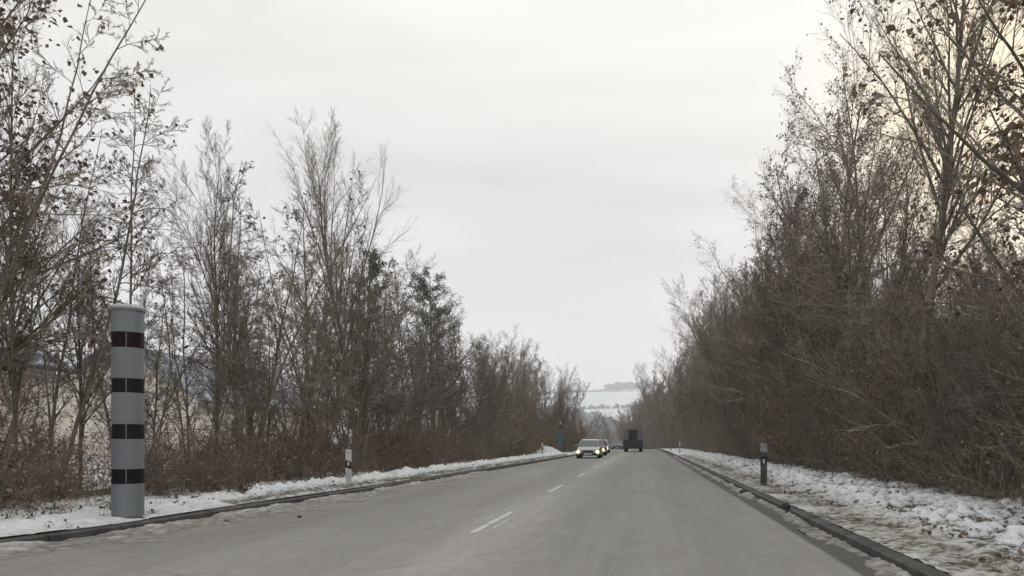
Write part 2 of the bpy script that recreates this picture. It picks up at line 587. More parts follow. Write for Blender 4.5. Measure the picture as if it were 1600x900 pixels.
# kerbs: one metre stones
def kerb(name, side):
    bm = bmesh.new()
    Y = -2.0
    while Y < 240:
        y0, y1 = Y + 0.010, Y + 0.990
        jig = random.Random(int(Y * 10) + side).uniform(-0.008, 0.008)
        vs = []
        for yy in (y0, y1):
            s = float(s_of(yy)); z = float(rz(yy))
            xin = s - float(xl(yy)) if side < 0 else s + XR
            d = -1 if side < 0 else 1
            pts = [(xin, -0.1), (xin + d * 0.012, 0.085), (xin + d * 0.035, 0.105 + jig), (xin + d * 0.17, 0.11 + jig), (xin + d * 0.17, -0.1)]
            vs.append([bm.verts.new((px, yy, z + pz)) for px, pz in pts])
        n = len(vs[0])
        for i in range(n):
            bm.faces.new((vs[0][i], vs[0][(i + 1) % n], vs[1][(i + 1) % n], vs[1][i]))
        bm.faces.new(vs[0]); bm.faces.new(vs[1])
        Y += 1.0
    o = bm_obj(name, bm, M_kerb)
    o["kind"] = "structure"
kerb("kerb_left", -1)
kerb("kerb_right", 1)


def fbm(x, y, z=0.0, o=4):
    return mnoise.fractal(Vector((x, y, z)), 1.0, 2.1, o)
def field(Xg, Yg, fx, fy, z=0.0, o=4):
    return np.array([fbm(a * fx, b_ * fy, z, o) for a, b_ in zip(Xg.ravel(), Yg.ravel())]).reshape(Xg.shape)


# verges: fine lumpy strips
def verge(name, side):
    Ys = np.concatenate([np.arange(4, 20, 0.055), np.arange(20, 60, 0.13)])
    W = np.concatenate([np.arange(0.15, 2.6, 0.05), np.arange(2.6, 4.6, 0.09)])
    Wg, Yv = np.meshgrid(W, Ys)
    inner = np.where(side < 0, -xl(Yv), XR) + s_of(Yv)
    X = inner + side * Wg
    a = field(X, Yv, 1.1, 0.7, 3.0, 3)
    l = field(X, Yv, 6.0, 4.5, 9.0, 3)
    f = field(X, Yv, 16, 14, 1.0, 2)
    mud = 0.45 * np.exp(-((Wg - 0.15) / 0.3) ** 2)
    if side < 0:
        berm = (0.14 + 0.10 * l + 0.10 * a) * np.exp(-((Wg - 0.9) / 0.5) ** 2) * np.clip((Yv - 11) / 4, 0.15, 1)
        z = 0.115 + berm + 0.045 * a + 0.035 * np.abs(l) + 0.010 * f + 0.03 * np.clip(Wg, 0, 4)
        cover = 0.83 + 0.22 * a + 0.16 * l - 0.55 * np.exp(-((Wg - 0.32) / 0.22) ** 2) * (Yv > 13) - 0.12 * (Wg > 1.9)
        cover = cover - 0.75 * np.clip((Wg - 2.4) / 1.4, 0, 1) * (Yv < 90)
    else:
        n2 = field(X, Yv, 0.9, 0.5, 31.0, 2)
        mud = np.clip(1.35 - np.abs(Wg - 0.55 - 0.3 * n2) / 0.65, 0, 1)
        wob = 0.25 * l
        vd = np.array([mnoise.voronoi(Vector(((p + q_) * 4.6, (y_ + q_) * 3.6, 2.0)))[0] for p, y_, q_ in zip(X.ravel(), Yv.ravel(), wob.ravel() * 0.25)])
        d1 = vd[:, 0].reshape(X.shape); d2 = vd[:, 1].reshape(X.shape)
        pil = np.clip((d2 - d1) * 2.2, 0, 1)
        pil = 1 - (1 - pil) ** 2
        lump = np.clip((Wg - 0.7) / 1.0, 0.12, 1)
        z = 0.10 + 0.05 * a * np.clip(Wg, 0, 1) + 0.13 * pil * lump * np.clip(0.7 + a, 0.2, 1.2) + 0.025 * np.abs(l) + 0.014 * f + 0.05 * np.exp(-((Wg - 1.6) / 0.8) ** 2)
        cover = 0.68 + 0.30 * a + 0.34 * l + 0.2 * f + (pil - 0.62) * 0.75 * lump - 0.12 * mud
        cover = cover - 0.30 * np.clip(0.3 + 1.2 * l + a, 0, 1) * np.exp(-((Wg - 0.62 - 0.2 * n2) / 0.12) ** 2)
        cover = cover - 0.7 * np.clip((Wg - 3.3) / 1.2, 0, 1)
    # snow meets the kerb top, and sinks at the outer edge
    z = np.where(Wg < 0.2, np.clip(z, 0.113, 0.125), z)
    z = np.where((Wg >= 0.2) & (Wg < 0.6), np.maximum(z, 0.108), z)
    z = z - 0.10 * np.clip((W[-1] - Wg < 0.3), 0, 1) * 0.5
    return grid_mesh(name, X, Yv, z + rz(Yv), M_verge, np.clip(cover, 0, 1.2), mud=mud)
verge("verge_left", -1)
verge("verge_right", 1)


def slush(name, side, w0, w1, y0, y1, h, edge):
    Ys = np.arange(y0, y1, 0.06)
    W = np.arange(w0, w1, 0.04)
    Wg, Yv = np.meshgrid(W, Ys)
    inner = np.where(side < 0, -xl(Yv), XR) + s_of(Yv)
    X = inner - side * Wg
    a = field(X, Yv, 1.3, 0.8, 21.0, 3)
    l = field(X, Yv, 9, 7, 4.0, 4)
    z = (h + (0.035 * np.clip((11 - Yv) / 4, 0, 1) if side < 0 else 0)) * (1 - Wg / edge) + 0.05 * a + 0.028 * l
    z = np.clip(z, -0.012, 0.12) * np.clip((Yv - y0) / 1.0, 0, 1) - 0.01 * (Yv - y0 < 0.2)
    cover = 0.45 + 6 * z + 0.3 * l
    return grid_mesh(name, X, Yv, z + rz(Yv), M_slush, np.clip(cover, 0, 1.1))
slush("slush_left", -1, 0.0, 1.5, 3.0, 30, 0.035, 0.8)
slush("slush_right", 1, 0.0, 0.28, 3.0, 60, 0.026, 0.13)

# ------------------------------------------------------------------ plants
def norm(v): return v / np.maximum(np.linalg.norm(v, axis=-1, keepdims=True), 1e-9)


def grow(rng, base, d, ln, r0, k, wander=0.1, up=0.0, tip=0.3):
    n = len(base)
    P = np.zeros((n, k, 3)); P[:, 0] = base
    d = norm(d)
    for i in range(1, k):
        d = d + rng.normal(0, wander, (n, 3)); d[:, 2] += up
        d = norm(d)
        P[:, i] = P[:, i - 1] + d * (ln / (k - 1))[:, None]
    R = r0[:, None] * np.linspace(1, tip, k)[None, :]
    return P, R, ln


def spawn(rng, par, n_per, t0, t1, ang, ratio, k, wander, up, rr, rmax, tshrink=0.6, tip=0.3, rmin=0.002):
    P, R, ln = par
    n, kk = P.shape[:2]
    idx = np.repeat(np.arange(n), n_per)
    tt = t0 + (t1 - t0) * ((np.tile(np.arange(n_per), n) + rng.random(len(idx))) / n_per)
    f = tt * (kk - 1)
    i0 = np.minimum(f.astype(int), kk - 2)
    fr_ = (f - i0)[:, None]
    pos = P[idx, i0] * (1 - fr_) + P[idx, i0 + 1] * fr_
    tan = norm(P[idx, i0 + 1] - P[idx, i0])
    rad = R[idx, i0] * (1 - fr_[:, 0]) + R[idx, i0 + 1] * fr_[:, 0]
    rv = norm(np.cross(tan, rng.normal(size=tan.shape)))
    a = np.radians(ang) * rng.uniform(0.6, 1.35, len(idx))
    d = np.cos(a)[:, None] * tan + np.sin(a)[:, None] * rv
    L = ln[idx] * ratio * (1 - tshrink * tt) * rng.uniform(0.6, 1.25, len(idx))
    r = np.clip(rad * rr, rmin, rmax)
    return grow(rng, pos, d, L, r, k, wander, up, tip)


def tubes(batches):
    Vs, Fs, off = [], [], 0
    for (P, R, _), s in batches:
        n, k = P.shape[:2]
        T = np.zeros_like(P)
        T[:, 1:-1] = P[:, 2:] - P[:, :-2]; T[:, 0] = P[:, 1] - P[:, 0]; T[:, -1] = P[:, -1] - P[:, -2]
        T = norm(T)
        ref = np.where(np.abs(T[..., 2:3]) < 0.9, np.array([0, 0, 1.0]), np.array([1.0, 0, 0]))
        A = norm(np.cross(T, ref)); B = np.cross(T, A)
        th = np.arange(s) * 2 * np.pi / s
        V = P[:, :, None] + R[:, :, None, None] * (A[:, :, None] * np.cos(th)[None, None, :, None] + B[:, :, None] * np.sin(th)[None, None, :, None])
        Vs.append(V.reshape(-1, 3))
        n_i = np.arange(n)[:, None, None] * k * s; k_i = np.arange(k - 1)[None, :, None] * s; j = np.arange(s)[None, None, :]; j2 = (j + 1) % s
        F = np.stack(np.broadcast_arrays(n_i + k_i + j, n_i + k_i + j2, n_i + k_i + s + j2, n_i + k_i + s + j), -1).reshape(-1, 4)
        Fs.append(F + off); off += len(V.reshape(-1, 3))
    return np.concatenate(Vs), np.concatenate(Fs)


def leaves(rng, P, n, size, spread=0.05, curl=0.5):
    """n folded leaves near random points of the twigs"""
    pts = P.reshape(-1, 3)
    c = pts[rng.integers(0, len(pts), n)] + rng.normal(0, spread, (n, 3))
    a = norm(rng.normal(size=(n, 3)) + np.array([0, 0, -0.4])); b_ = norm(np.cross(a, rng.normal(size=(n, 3)))); nn = np.cross(a, b_)
    sz = size * rng.uniform(0.5, 1.3, n)[:, None]
    v0 = c; v1 = c + a * sz * 0.55 + b_ * sz * 0.42 + nn * sz * curl * 0.3; v2 = c + a * sz * 1.1 - nn * sz * curl * 0.2; v3 = c + a * sz * 0.55 - b_ * sz * 0.42 + nn * sz * curl * 0.3
    V = np.stack([v0, v1, v2, v3], 1).reshape(-1, 3)
    i = np.arange(n)[:, None] * 4
    F = np.concatenate([i + [0, 1, 2], i + [0, 2, 3]], 0)
    return V, F


def make_tree(seed, H=10.0, stems=1, limbs=22, t0=0.25, limb_ang=35, limb_len=0.42, up=0.05, br=9, tw=7, tl=4, r0=0.11, nleaf=0, lsize=0.08, leafm=None, lean=0.05, tw_r=0.0085, twigm=None, spread=0.05, lw=0.055, ts=0.65, bang=30):
    rng = np.random.default_rng(seed)
    base = np.zeros((stems, 3)); base[:, :2] = rng.normal(0, 0.12 if stems > 1 else 0, (stems, 2)); base[:, 2] = -0.15
    d = np.zeros((stems, 3)); d[:, 2] = 1; d[:, :2] = rng.normal(0, lean * (2.4 if stems > 1 else 1), (stems, 2))
    ln = H * rng.uniform(0.8, 1.0, stems); ln[0] = H
    T0 = grow(rng, base, d, ln, r0 * rng.uniform(0.75, 1.05, stems), 16, 0.045, 0.015, 0.12)
    T1 = spawn(rng, T0, limbs, t0, 0.97, limb_ang, limb_len, 10, lw, up, 0.6, 0.07, ts, 0.2)
    T2 = spawn(rng, T1, br, 0.15, 0.98, bang, 0.42, 6, 0.08, up * 0.8, 0.6, 0.025, 0.5, 0.35, 0.006)
    T3 = spawn(rng, T2, tw, 0.15, 1.0, 34, 0.45, 4, 0.11, up * 0.7, 0.7, tw_r, 0.4, 0.5, 0.004)
    T4 = spawn(rng, T3, tl, 0.2, 1.0, 40, 0.55, 3, 0.15, up * 0.5, 0.75, tw_r * 0.6, 0.3, 0.6, 0.003)
    Vt, Ft = tubes([(T0, 9), (T1, 5)])
    trunk = raw_mesh("trunk", Vt, Ft, smooth=True)
    trunk.materials.append(M_bark)
    Vc, Fc = tubes([(T2, 4), (T3, 3), (T4, 3)])
    F3 = None
    if nleaf:
        Vl, Fl = leaves(rng, T4[0][:, 1:], nleaf, lsize, spread)
        F3 = Fl + len(Vc); Vc = np.concatenate([Vc, Vl])
    crown = raw_mesh("crown", Vc, Fc, F3, 0, 1)
    crown.materials.append(twigm or M_twig)
    crown.materials.append(leafm or M_leaf)
    return trunk, crown, float(np.percentile(Vc[:, 2], 99.7))


def make_shrub(seed, H=3.0, stems=14, nleaf=2500, lsize=0.07, leafm=None, twigm=None, spreadw=0.35, tw=7):
    rng = np.random.default_rng(seed)
    base = np.zeros((stems, 3)); base[:, :2] = rng.normal(0, 0.28, (stems, 2)); base[:, 2] = -0.1
    d = np.zeros((stems, 3)); d[:, 2] = 1; d[:, :2] = rng.normal(0, spreadw, (stems, 2))
    T0 = grow(rng, base, d, H * rng.uniform(0.6, 1.05, stems), 0.022 * rng.uniform(0.6, 1.2, stems), 9, 0.12, 0.03, 0.25)
    T1 = spawn(rng, T0, 9, 0.1, 0.98, 40, 0.4, 6, 0.16, 0.04, 0.6, 0.012, 0.5, 0.35, 0.004)
    T2 = spawn(rng, T1, tw, 0.1, 1.0, 45, 0.42, 4, 0.18, 0.03, 0.7, 0.006, 0.4, 0.5, 0.003)
    T3 = spawn(rng, T2, 3, 0.1, 1.0, 45, 0.5, 3, 0.18, 0.02, 0.75, 0.004, 0.4, 0.5, 0.0025)
    Vs_, Fs_ = tubes([(T0, 5)])
    st = raw_mesh("stems", Vs_, Fs_, smooth=True)
    st.materials.append(M_bark)
    Vc, Fc = tubes([(T1, 3), (T2, 3), (T3, 3)])
    F3 = None
    if nleaf:
        Vl, Fl = leaves(rng, T2[0], nleaf, lsize, 0.05)
        F3 = Fl + len(Vc); Vc = np.concatenate([Vc, Vl])
    fo = raw_mesh("foliage", Vc, Fc, F3, 0, 1)
    fo.materials.append(twigm or M_twig_red)
    fo.materials.append(leafm or M_leaf)
    return st, fo, H


def make_conifer(seed, H=9.0, width=0.26):
    rng = np.random.default_rng(seed)
    T0 = grow(rng, np.array([[0, 0, -0.1]]), np.array([[0.02, 0, 1.0]]), np.array([H]), np.array([0.13]), 12, 0.012, 0.02, 0.1)
    T1 = spawn(rng, T0, 90, 0.14, 0.99, 72, width * 1.5, 7, 0.08, 0.05, 0.4, 0.03, 0.85, 0.3)
    T2 = spawn(rng, T1, 9, 0.2, 1.0, 45, 0.35, 4, 0.08, 0.03, 0.6, 0.01, 0.4, 0.5)
    Vt, Ft = tubes([(T0, 8), (T1, 4)])
    trunk = raw_mesh("trunk", Vt, Ft, smooth=True); trunk.materials.append(M_bark)
    Vc, Fc = tubes([(T2, 3)])
    Vl, Fl = leaves(rng, np.concatenate([T2[0].reshape(-1, 3), T1[0][:, 2:].reshape(-1, 3)]), 20000, 0.062, 0.06, 0.2)
    crown = raw_mesh("crown", np.concatenate([Vc, Vl]), Fc, Fl + len(Vc), 0, 1)
    crown.materials.append(M_twig); crown.materials.append(M_needle)
    return trunk, crown, H


PROTO = {
    # slim ascending bare trees
    "bare": [make_tree(11, 10, 3, 15, 0.12, 24, 0.42, 0.03, 9, 8, 4, 0.07), make_tree(12, 10, 1, 34, 0.2, 28, 0.40, 0.03, 9, 8, 4, 0.09), make_tree(13, 10, 2, 20, 0.2, 26, 0.36, 0.03, 9, 8, 4, 0.075)],
    "fan": [make_tree(14, 11, 1, 20, 0.2, 21, 0.66, 0.035, 13, 8, 4, 0.12, lw=0.05, ts=0.72, bang=26)],
    # thin poles with a few hanging leaves
    "slim": [make_tree(21, 9, 1, 40, 0.22, 48, 0.2, 0.02, 8, 7, 4, 0.055, 250, 0.075, M_leaf_dark, lw=0.12, bang=42), make_tree(22, 9, 2, 24, 0.22, 50, 0.22, 0.01, 8, 7, 4, 0.05, 160, 0.075, M_leaf_dark, lw=0.14, bang=42), make_tree(23, 9, 1, 38, 0.2, 52, 0.24, 0.0, 9, 6, 4, 0.055, 150, 0.08, M_leaf, lw=0.14, bang=44), make_tree(24, 9, 3, 16, 0.2, 46, 0.22, 0.02, 8, 7, 4, 0.05, 200, 0.08, M_leaf_dark, lw=0.12, bang=42)],
    # broad trees holding withered leaves
    "leafy": [make_tree(31, 13, 2, 20, 0.14, 34, 0.36, 0.04, 9, 7, 4, 0.12, 5200, 0.07, M_leaf), make_tree(32, 13, 1, 36, 0.14, 38, 0.36, 0.04, 9, 7, 4, 0.16, 6000, 0.07, M_leaf_dark), make_tree(33, 13, 3, 14, 0.15, 28, 0.36, 0.04, 9, 7, 4, 0.11, 4200, 0.07, M_leaf), make_tree(34, 13, 1, 34, 0.2, 30, 0.40, 0.05, 9, 7, 5, 0.15, 2600, 0.08, M_leaf_dark)],
    "big": [make_tree(35, 15, 1, 34, 0.32, 24, 0.42, 0.035, 10, 8, 4, 0.19, 1800, 0.07, M_leaf_dark, lean=0.01, bang=28)],
    "spread": [make_tree(36, 12, 2, 16, 0.2, 48, 0.52, 0.03, 10, 8, 4, 0.12, 3600, 0.07, M_leaf, lw=0.09, ts=0.5, bang=40), make_tree(37, 12, 3, 12, 0.22, 44, 0.48, 0.03, 10, 8, 4, 0.11, 4200, 0.07, M_leaf_dark, lw=0.09, ts=0.5, bang=40)],
    "oak": [make_tree(41, 11, 2, 15, 0.12, 48, 0.42, 0.02, 8, 6, 4, 0.11, 4200, 0.095, M_leaf_dark, spread=0.09)],
    "shrub": [make_shrub(51, 2.6, 16, 1500, 0.05), make_shrub(52, 3.4, 15, 900, 0.045, leafm=M_leaf_olive, twigm=M_twig, tw=8), make_shrub(53, 2.2, 18, 2000, 0.05), make_shrub(54, 3.8, 17, 400, 0.045, twigm=M_twig, tw=9)],
    "spruce": [make_conifer(61, 9, 0.2), make_conifer(62, 9, 0.32)],
}
P1, P2 = {"shrub": "stems"}, {"shrub": "foliage"}
NAMES = {"bare": "bare_tree", "fan": "bare_tree", "big": "tall_tree", "spread": "leaf_bearing_tree", "slim": "slender_tree", "leafy": "leaf_bearing_tree", "oak": "oak_tree", "shrub": "shrub", "spruce": "evergreen_tree"}
made = {}


def plant(kind, v, x, y, h, label, group=None, rot=None, wide=1.0, tilt=(0, 0), cat=None):
    v = v % len(PROTO[kind])
    t_, c_, H = PROTO[kind][v]
    z = float(ground_z(x, y)) + (0.0 if y > 60 else -0.02)
    root = empty(NAMES[kind], (x, y, z))
    s = h / H
    root.scale = (s * wide, s * wide, s)
    root.rotation_euler = (tilt[0], tilt[1], rot if rot is not None else (x * 7.3 + y * 3.1) % 6.28)
    a = bpy.data.objects.new(P1.get(kind, "trunk"), t_); COL.objects.link(a); a.parent = root
    c = bpy.data.objects.new(P2.get(kind, "crown"), c_); COL.objects.link(c); c.parent = root
    tag(root, label, cat or ("shrub" if kind == "shrub" else "tree"), group)
    return root


rnd = random.Random(7)
ORD = ["first", "second", "third", "fourth", "fifth", "sixth", "seventh", "eighth", "ninth", "tenth", "eleventh", "twelfth", "thirteenth", "fourteenth", "fifteenth", "sixteenth", "seventeenth", "eighteenth", "nineteenth", "twentieth"]
LOOK = {"bare": "leafless many-branched", "slim": "slender thin-stemmed", "leafy": "brown-leaved"}
front = {-1: [], 1: []}
# --- named trees, left side
plant("oak", 0, -11.2, 12.2, 10.6, "tall tree with big dark withered leaves at the left picture edge", rot=0.4)
plant("slim", 0, -10.2, 11.0, 10.2, "slender dark trunk nearest the left picture edge left of the striped column", rot=2.0)
plant("bare", 1, -10.7, 13.0, 9.2, "stout grey trunk close to the left edge before the pale house", rot=2.2, wide=0.8)
plant("slim", 1, -10.4, 13.6, 7.4, "slender twin-stemmed tree just left of the grey striped column", rot=1.0)
plant("slim", 2, -9.8, 14.9, 8.3, "thin whip-like tree whose tip rises right above the striped column", rot=4.4, wide=0.7)
plant("bare", 1, -10.3, 18.4, 8.7, "bare pointed tree between the striped column and the tallest left tree", rot=0.7, wide=0.75)
plant("bare", 2, -10.6, 21.2, 8.8, "bare tree just left of the tallest fan-shaped one", rot=3.0, wide=0.75)
plant("fan", 0, -9.8, 26.3, 11.9, "tallest bare tree on the left, fan of upright branches behind the white post", rot=0.9, wide=0.95)
plant("bare", 2, -11.6, 25.5, 8.8, "bare bushy tree growing against the left flank of the tallest left tree", rot=1.5)
plant("spruce", 0, -11.8, 32.0, 9.0, "narrow dark evergreen right of the tallest bare tree on the left")
plant("spruce", 1, -11.0, 40.0, 9.6, "broad dark evergreen standing among the bare trees on the left")
# --- named trees, right side
plant("big", 0, 6.45, 17.8, 14.8, "tallest tree on the right with a thick straight trunk and fanned top", rot=0.3)
plant("oak", 0, 7.6, 13.4, 13.5, "tree with large withered leaves at the right picture edge", rot=2.6)
plant("spread", 0, 6.9, 24.0, 15.5, "reddish leaf-bearing tree directly left of the tallest right tree", rot=1.3)
plant("leafy", 1, 6.9, 29.0, 14.8, "dark leaf-bearing tree second left of the tallest right tree", rot=5.1)
plant("spread", 0, 6.0, 38.0, 14.0, "spreading tree whose crown reaches farthest over the right lane", rot=4.0, wide=1.1)
plant("spread", 1, 6.4, 30.0, 15.0, "tall forked tree between the spreading one and the tallest right tree", rot=2.9)
plant("spread", 1, 6.7, 55.0, 12.8, "rounded tree just left of the spreading right tree, farther down the road", rot=2.4, wide=0.85)
plant("leafy", 0, 6.8, 35.0, 13.6, "leaf-bearing tree behind the dark right roadside post", rot=2.2)

# --- the belts
GL = "trees of the left roadside belt"
GR = "trees of the right roadside belt"
Y = 6.0
while Y < 91:
    for row, (o0, o1) in enumerate(((2.9, 4.2), (4.6, 6.6), (7.0, 10.0))):
        if row == 2 and Y < 60 and rnd.random() < 0.45: continue
        if row > 0 and Y < 17 and rnd.random() < 0.4: continue
        if rnd.random() < 0.12: continue
        off = rnd.uniform(o0, o1)
        yy = Y + rnd.uniform(-0.7, 0.7)
        x = float(s_of(yy) - xl(yy)) - off
        if Y < 12: h = rnd.uniform(7.0, 9.5)
        elif Y < 30: h = rnd.uniform(5.0, 7.9)
        elif Y < 60: h = rnd.uniform(7.6, 9.6)
        else: h = rnd.uniform(8.2, 9.6)
        if Y > 80: h *= 0.88
        kind = rnd.choices(["bare", "slim", "leafy"], [1.5 if Y < 40 else 5, 8 if Y < 40 else 4, 0.8 if Y < 45 else 3])[0]
        if kind == "leafy": h *= 0.92
        far = Y > 60
        pl_ = plant(kind, rnd.randrange(4), x, yy, h, ("leafless tree in the far left belt beyond the second white post" if far else "thin leafless tree crowded in the left belt before the houses") if kind != "leafy" else "small tree keeping some brown leaves in the left roadside belt", (GL + (", far part" if far else ", near part")) if kind != "leafy" else GL + ", leaf-bearing", rot=rnd.uniform(0, 6.28))
        if row == 0 and 12.5 < yy < 60: front[-1].append((yy, kind, pl_))
    Y += 1.2 if Y < 32 else (2.6 if Y < 80 else 3.6)
Y = 9.0
while Y < 230:
    for row, (o0, o1) in enumerate(((3.9, 5.2), (5.8, 8.2), (9, 12), (13, 18))):
        if rnd.random() < 0.1: continue
        if row == 3 and (rnd.random() < 0.4 or Y > 120): continue
        if row == 0 and 13 < Y < 20: continue
        off = rnd.uniform(o0, o1)
        yy = Y + rnd.uniform(-0.9, 0.9)
        if yy > 85: off -= 1.6 * min(1, (yy - 85) / 40)
        x = float(s_of(yy)) + XR + off
        h = (rnd.uniform(8.5, 12.5) if row == 0 else rnd.uniform(6, 8.5)) if Y < 28 else (rnd.uniform(10.5, 13) if row == 0 else rnd.uniform(8, 10.5))
        if Y > 60: h = rnd.uniform(13.5, 16.5)
        kind = rnd.choices(["leafy", "bare", "slim"], [6, 3.5, 1.5])[0]
        far = Y > 60
        lab = {"leafy": ("leaf-bearing tree in the far right belt beside the lorry", "brown-leaved tree crowded in the near right roadside belt"), "bare": ("leafless tree in the far right belt beside the lorry", "leafless tree crowded in the near right roadside belt"), "slim": ("slender tree in the far right belt beside the lorry", "slender dark-stemmed tree crowded in the near right roadside belt")}[kind][0 if far else 1]
        pl_ = plant(kind, rnd.randrange(4), x, yy, h, lab, GR + {"leafy": ", leaf-bearing", "bare": ", leafless", "slim": ", slender"}[kind] + (", far part" if far else ", near part"), rot=rnd.uniform(0, 6.28))
        if row == 0 and 12 < yy < 60: front[1].append((yy, kind, pl_))
    Y += 2.3 if Y < 50 else (3.4 if Y < 110 else 5.5)
for sd_, a_, c_ in ((-1, "beyond the striped column", "left"), (1, "counted from the picture edge", "right")):
    cnt = {}
    for yy, kind, o_ in sorted(front[sd_], key=lambda q: q[0]):
        k_ = cnt.get(kind, 0)
        cnt[kind] = k_ + 1
        if k_ < 20:
            o_["label"] = "%s %s tree in the %s front row %s" % (ORD[k_], LOOK[kind], c_, a_)
# --- shrubs
shrub_front = {-1: [], 1: []}
Y = 5.0
while Y < 130:
    for row in range(2):
        off = rnd.uniform(2.0, 3.1) if row == 0 else rnd.uniform(3.8, 7)
        yy = Y + rnd.uniform(-0.5, 0.5)
        if 52 < yy < 67: off = max(off, 3.9)
        x = float(s_of(yy) - xl(yy)) - off
        hh = (rnd.uniform(1.0, 2.2) if row == 0 else rnd.uniform(1.5, 2.8)) if Y < 40 else rnd.uniform(2.4, 4.4)
        if Y > 96: continue
        if Y < 40 and row == 1 and rnd.random() < 0.4: continue
        sh_ = plant("shrub", rnd.choice([0, 0, 1, 2, 3]), x, yy, hh, "brown twiggy shrub filling the foot of the left tree belt", "shrubs under the left tree belt", rot=rnd.uniform(0, 6.28), wide=1.1)
        if row == 0 and 11.5 < yy < 32: shrub_front[-1].append((yy, sh_))
    Y += 1.5 if Y < 40 else 2.4
Y = 8.5
while Y < 235:
    for row in range(3):
        off = (rnd.uniform(3.7, 4.4), rnd.uniform(4.6, 6.2), rnd.uniform(7, 10))[row]
        if row == 2 and Y > 70: continue
        yy = Y + rnd.uniform(-0.5, 0.5)
        x = float(s_of(yy)) + XR + off
        hh = rnd.uniform(2.8, 5.0) if row == 0 else rnd.uniform(4.0, 6.5)
        sh_ = plant("shrub", rnd.choice([1, 1, 3, 3, 3, 0]), x, yy, hh, "dense dull-brown shrub filling the foot of the right tree belt", "shrubs under the right tree belt", rot=rnd.uniform(0, 6.28), wide=1.0)
        if row == 0 and 12.5 < yy < 36: shrub_front[1].append((yy, sh_))
    Y += 1.5 if Y < 50 else 3.4
for sd_, t_ in ((-1, "%s twiggy brown shrub at the left snow verge going on from the striped column"), (1, "%s dull shrub at the right snow verge counted from the picture edge")):
    for k_, (yy, o_) in enumerate(sorted(shrub_front[sd_], key=lambda q: q[0])[:20]):
        o_["label"] = t_ % ORD[k_]
# --- trees in the valley beyond the crest
k = 0
for (x, y, h, kd) in ((-21, 235, 15, "leafy"), (-27, 260, 14, "bare"), (-15, 250, 12.5, "leafy"), (-11, 232, 13, "leafy"), (-33, 250, 17, "bare"), (-19, 275, 17, "leafy"), (-25, 215, 13, "slim"), (-8, 245, 14, "leafy"), (-4, 228, 14, "bare"), (-38, 300, 20, "leafy"), (-30, 330, 20, "bare"), (-6, 300, 22, "leafy")):
    plant(kd, k, x, y, h, "greyish tree down in the dip where the road disappears", "trees in the dip beyond the crest", rot=k * 1.1, wide=1.5)
    k += 1

# undergrowth: countless dead stems and brambles along both belts
def undergrowth(name, side, n, y0, y1, label, leafm, o0, o1):
    rng = np.random.default_rng(70 + side)
    yy = y0 + (y1 - y0) * rng.random(n) ** 1.4
    off = o0 + (o1 - o0) * rng.random(n)
    off = np.where((side < 0) & (yy > 50) & (yy < 67), np.maximum(off, 3.2), off)
    x = s_of(yy) + np.where(side < 0, -xl(yy) - off, XR + off)
    base = np.stack([x, yy, ground_z(x, yy) - 0.05], -1)
    d = rng.normal(0, 0.45, (n, 3)); d[:, 2] = 1
    T = grow(rng, base, d, rng.uniform(0.35, 1.7, n) * (1.0 if side < 0 else 1.3), rng.uniform(0.003, 0.008, n), 5, 0.22, -0.06, 0.4)
    T2 = spawn(rng, T, 3, 0.25, 1.0, 45, 0.4, 3, 0.2, 0.0, 0.7, 0.004)
    V, F = tubes([(T, 3), (T2, 3)])
    Vl, Fl = leaves(rng, T2[0], n * 3, 0.06, 0.05)
    me = raw_mesh(name, np.concatenate([V, Vl]), F, Fl + len(V), 0, 1)
    me.materials.append(M_twig_red if side < 0 else M_twig); me.materials.append(leafm)
    o = link_mesh(name, me, [])
    tag(o, label, "undergrowth", None, "stuff")
undergrowth("undergrowth", -1, 5500, 5, 90, "tangle of dead red-brown stems and brambles under the left trees", M_leaf, 1.75, 5.5)
undergrowth("undergrowth", 1, 12000, 7, 110, "dull tangle of dead stems and brambles under the right trees", M_leaf_olive, 3.4, 6.5)

# grass and leaf litter poking through the verge snow
def tufts(name, side, n, y1, o0, o1, label):
    rng = np.random.default_rng(90 + side)
    nc = n // 12
    cy = 4.5 + (y1 - 4.5) * rng.random(nc) ** 1.3
    co_ = o0 + (o1 - o0) * rng.random(nc) ** 0.8
    ci = rng.integers(0, nc, n)
    yy = cy[ci] + rng.normal(0, 0.07, n)
    off = np.clip(co_[ci] + rng.normal(0, 0.07, n), 0.2, None)
    x = s_of(yy) + np.where(side < 0, -xl(yy) - off, XR + off)
    base = np.stack([x, yy, np.full(n, 0.10) + rz(yy) + np.where(side < 0, 0.08 * np.clip(off, 0, 1.2), 0.02)], -1)
    d = rng.normal(0, 0.6, (n, 3)); d[:, 2] = 0.9
    T = grow(rng, base, d, rng.uniform(0.05, 0.16, n), rng.uniform(0.0015, 0.003, n), 4, 0.25, -0.15, 0.3)
    V, F = tubes([(T, 3)])
    Vl, Fl = leaves(rng, T[0][:, :2], n // 3, 0.06, 0.05)
    me = raw_mesh(name, np.concatenate([V, Vl]), F, Fl + len(V), 0, 1)
    me.materials.append(M_grass); me.materials.append(M_leaf_dark)
    tag(link_mesh(name, me, []), label, "grass", None, "stuff")
M_grass = noisy("winter_grass", (0.07, 0.075, 0.035), (0.16, 0.13, 0.08), scale=0.8)
tufts("grass", -1, 3500, 34, 0.35, 2.6, "sparse dead grass and leaves poking through the left verge snow")
tufts("grass", 1, 12000, 45, 0.55, 4.0, "tufts of winter grass and fallen leaves in the right verge snow")

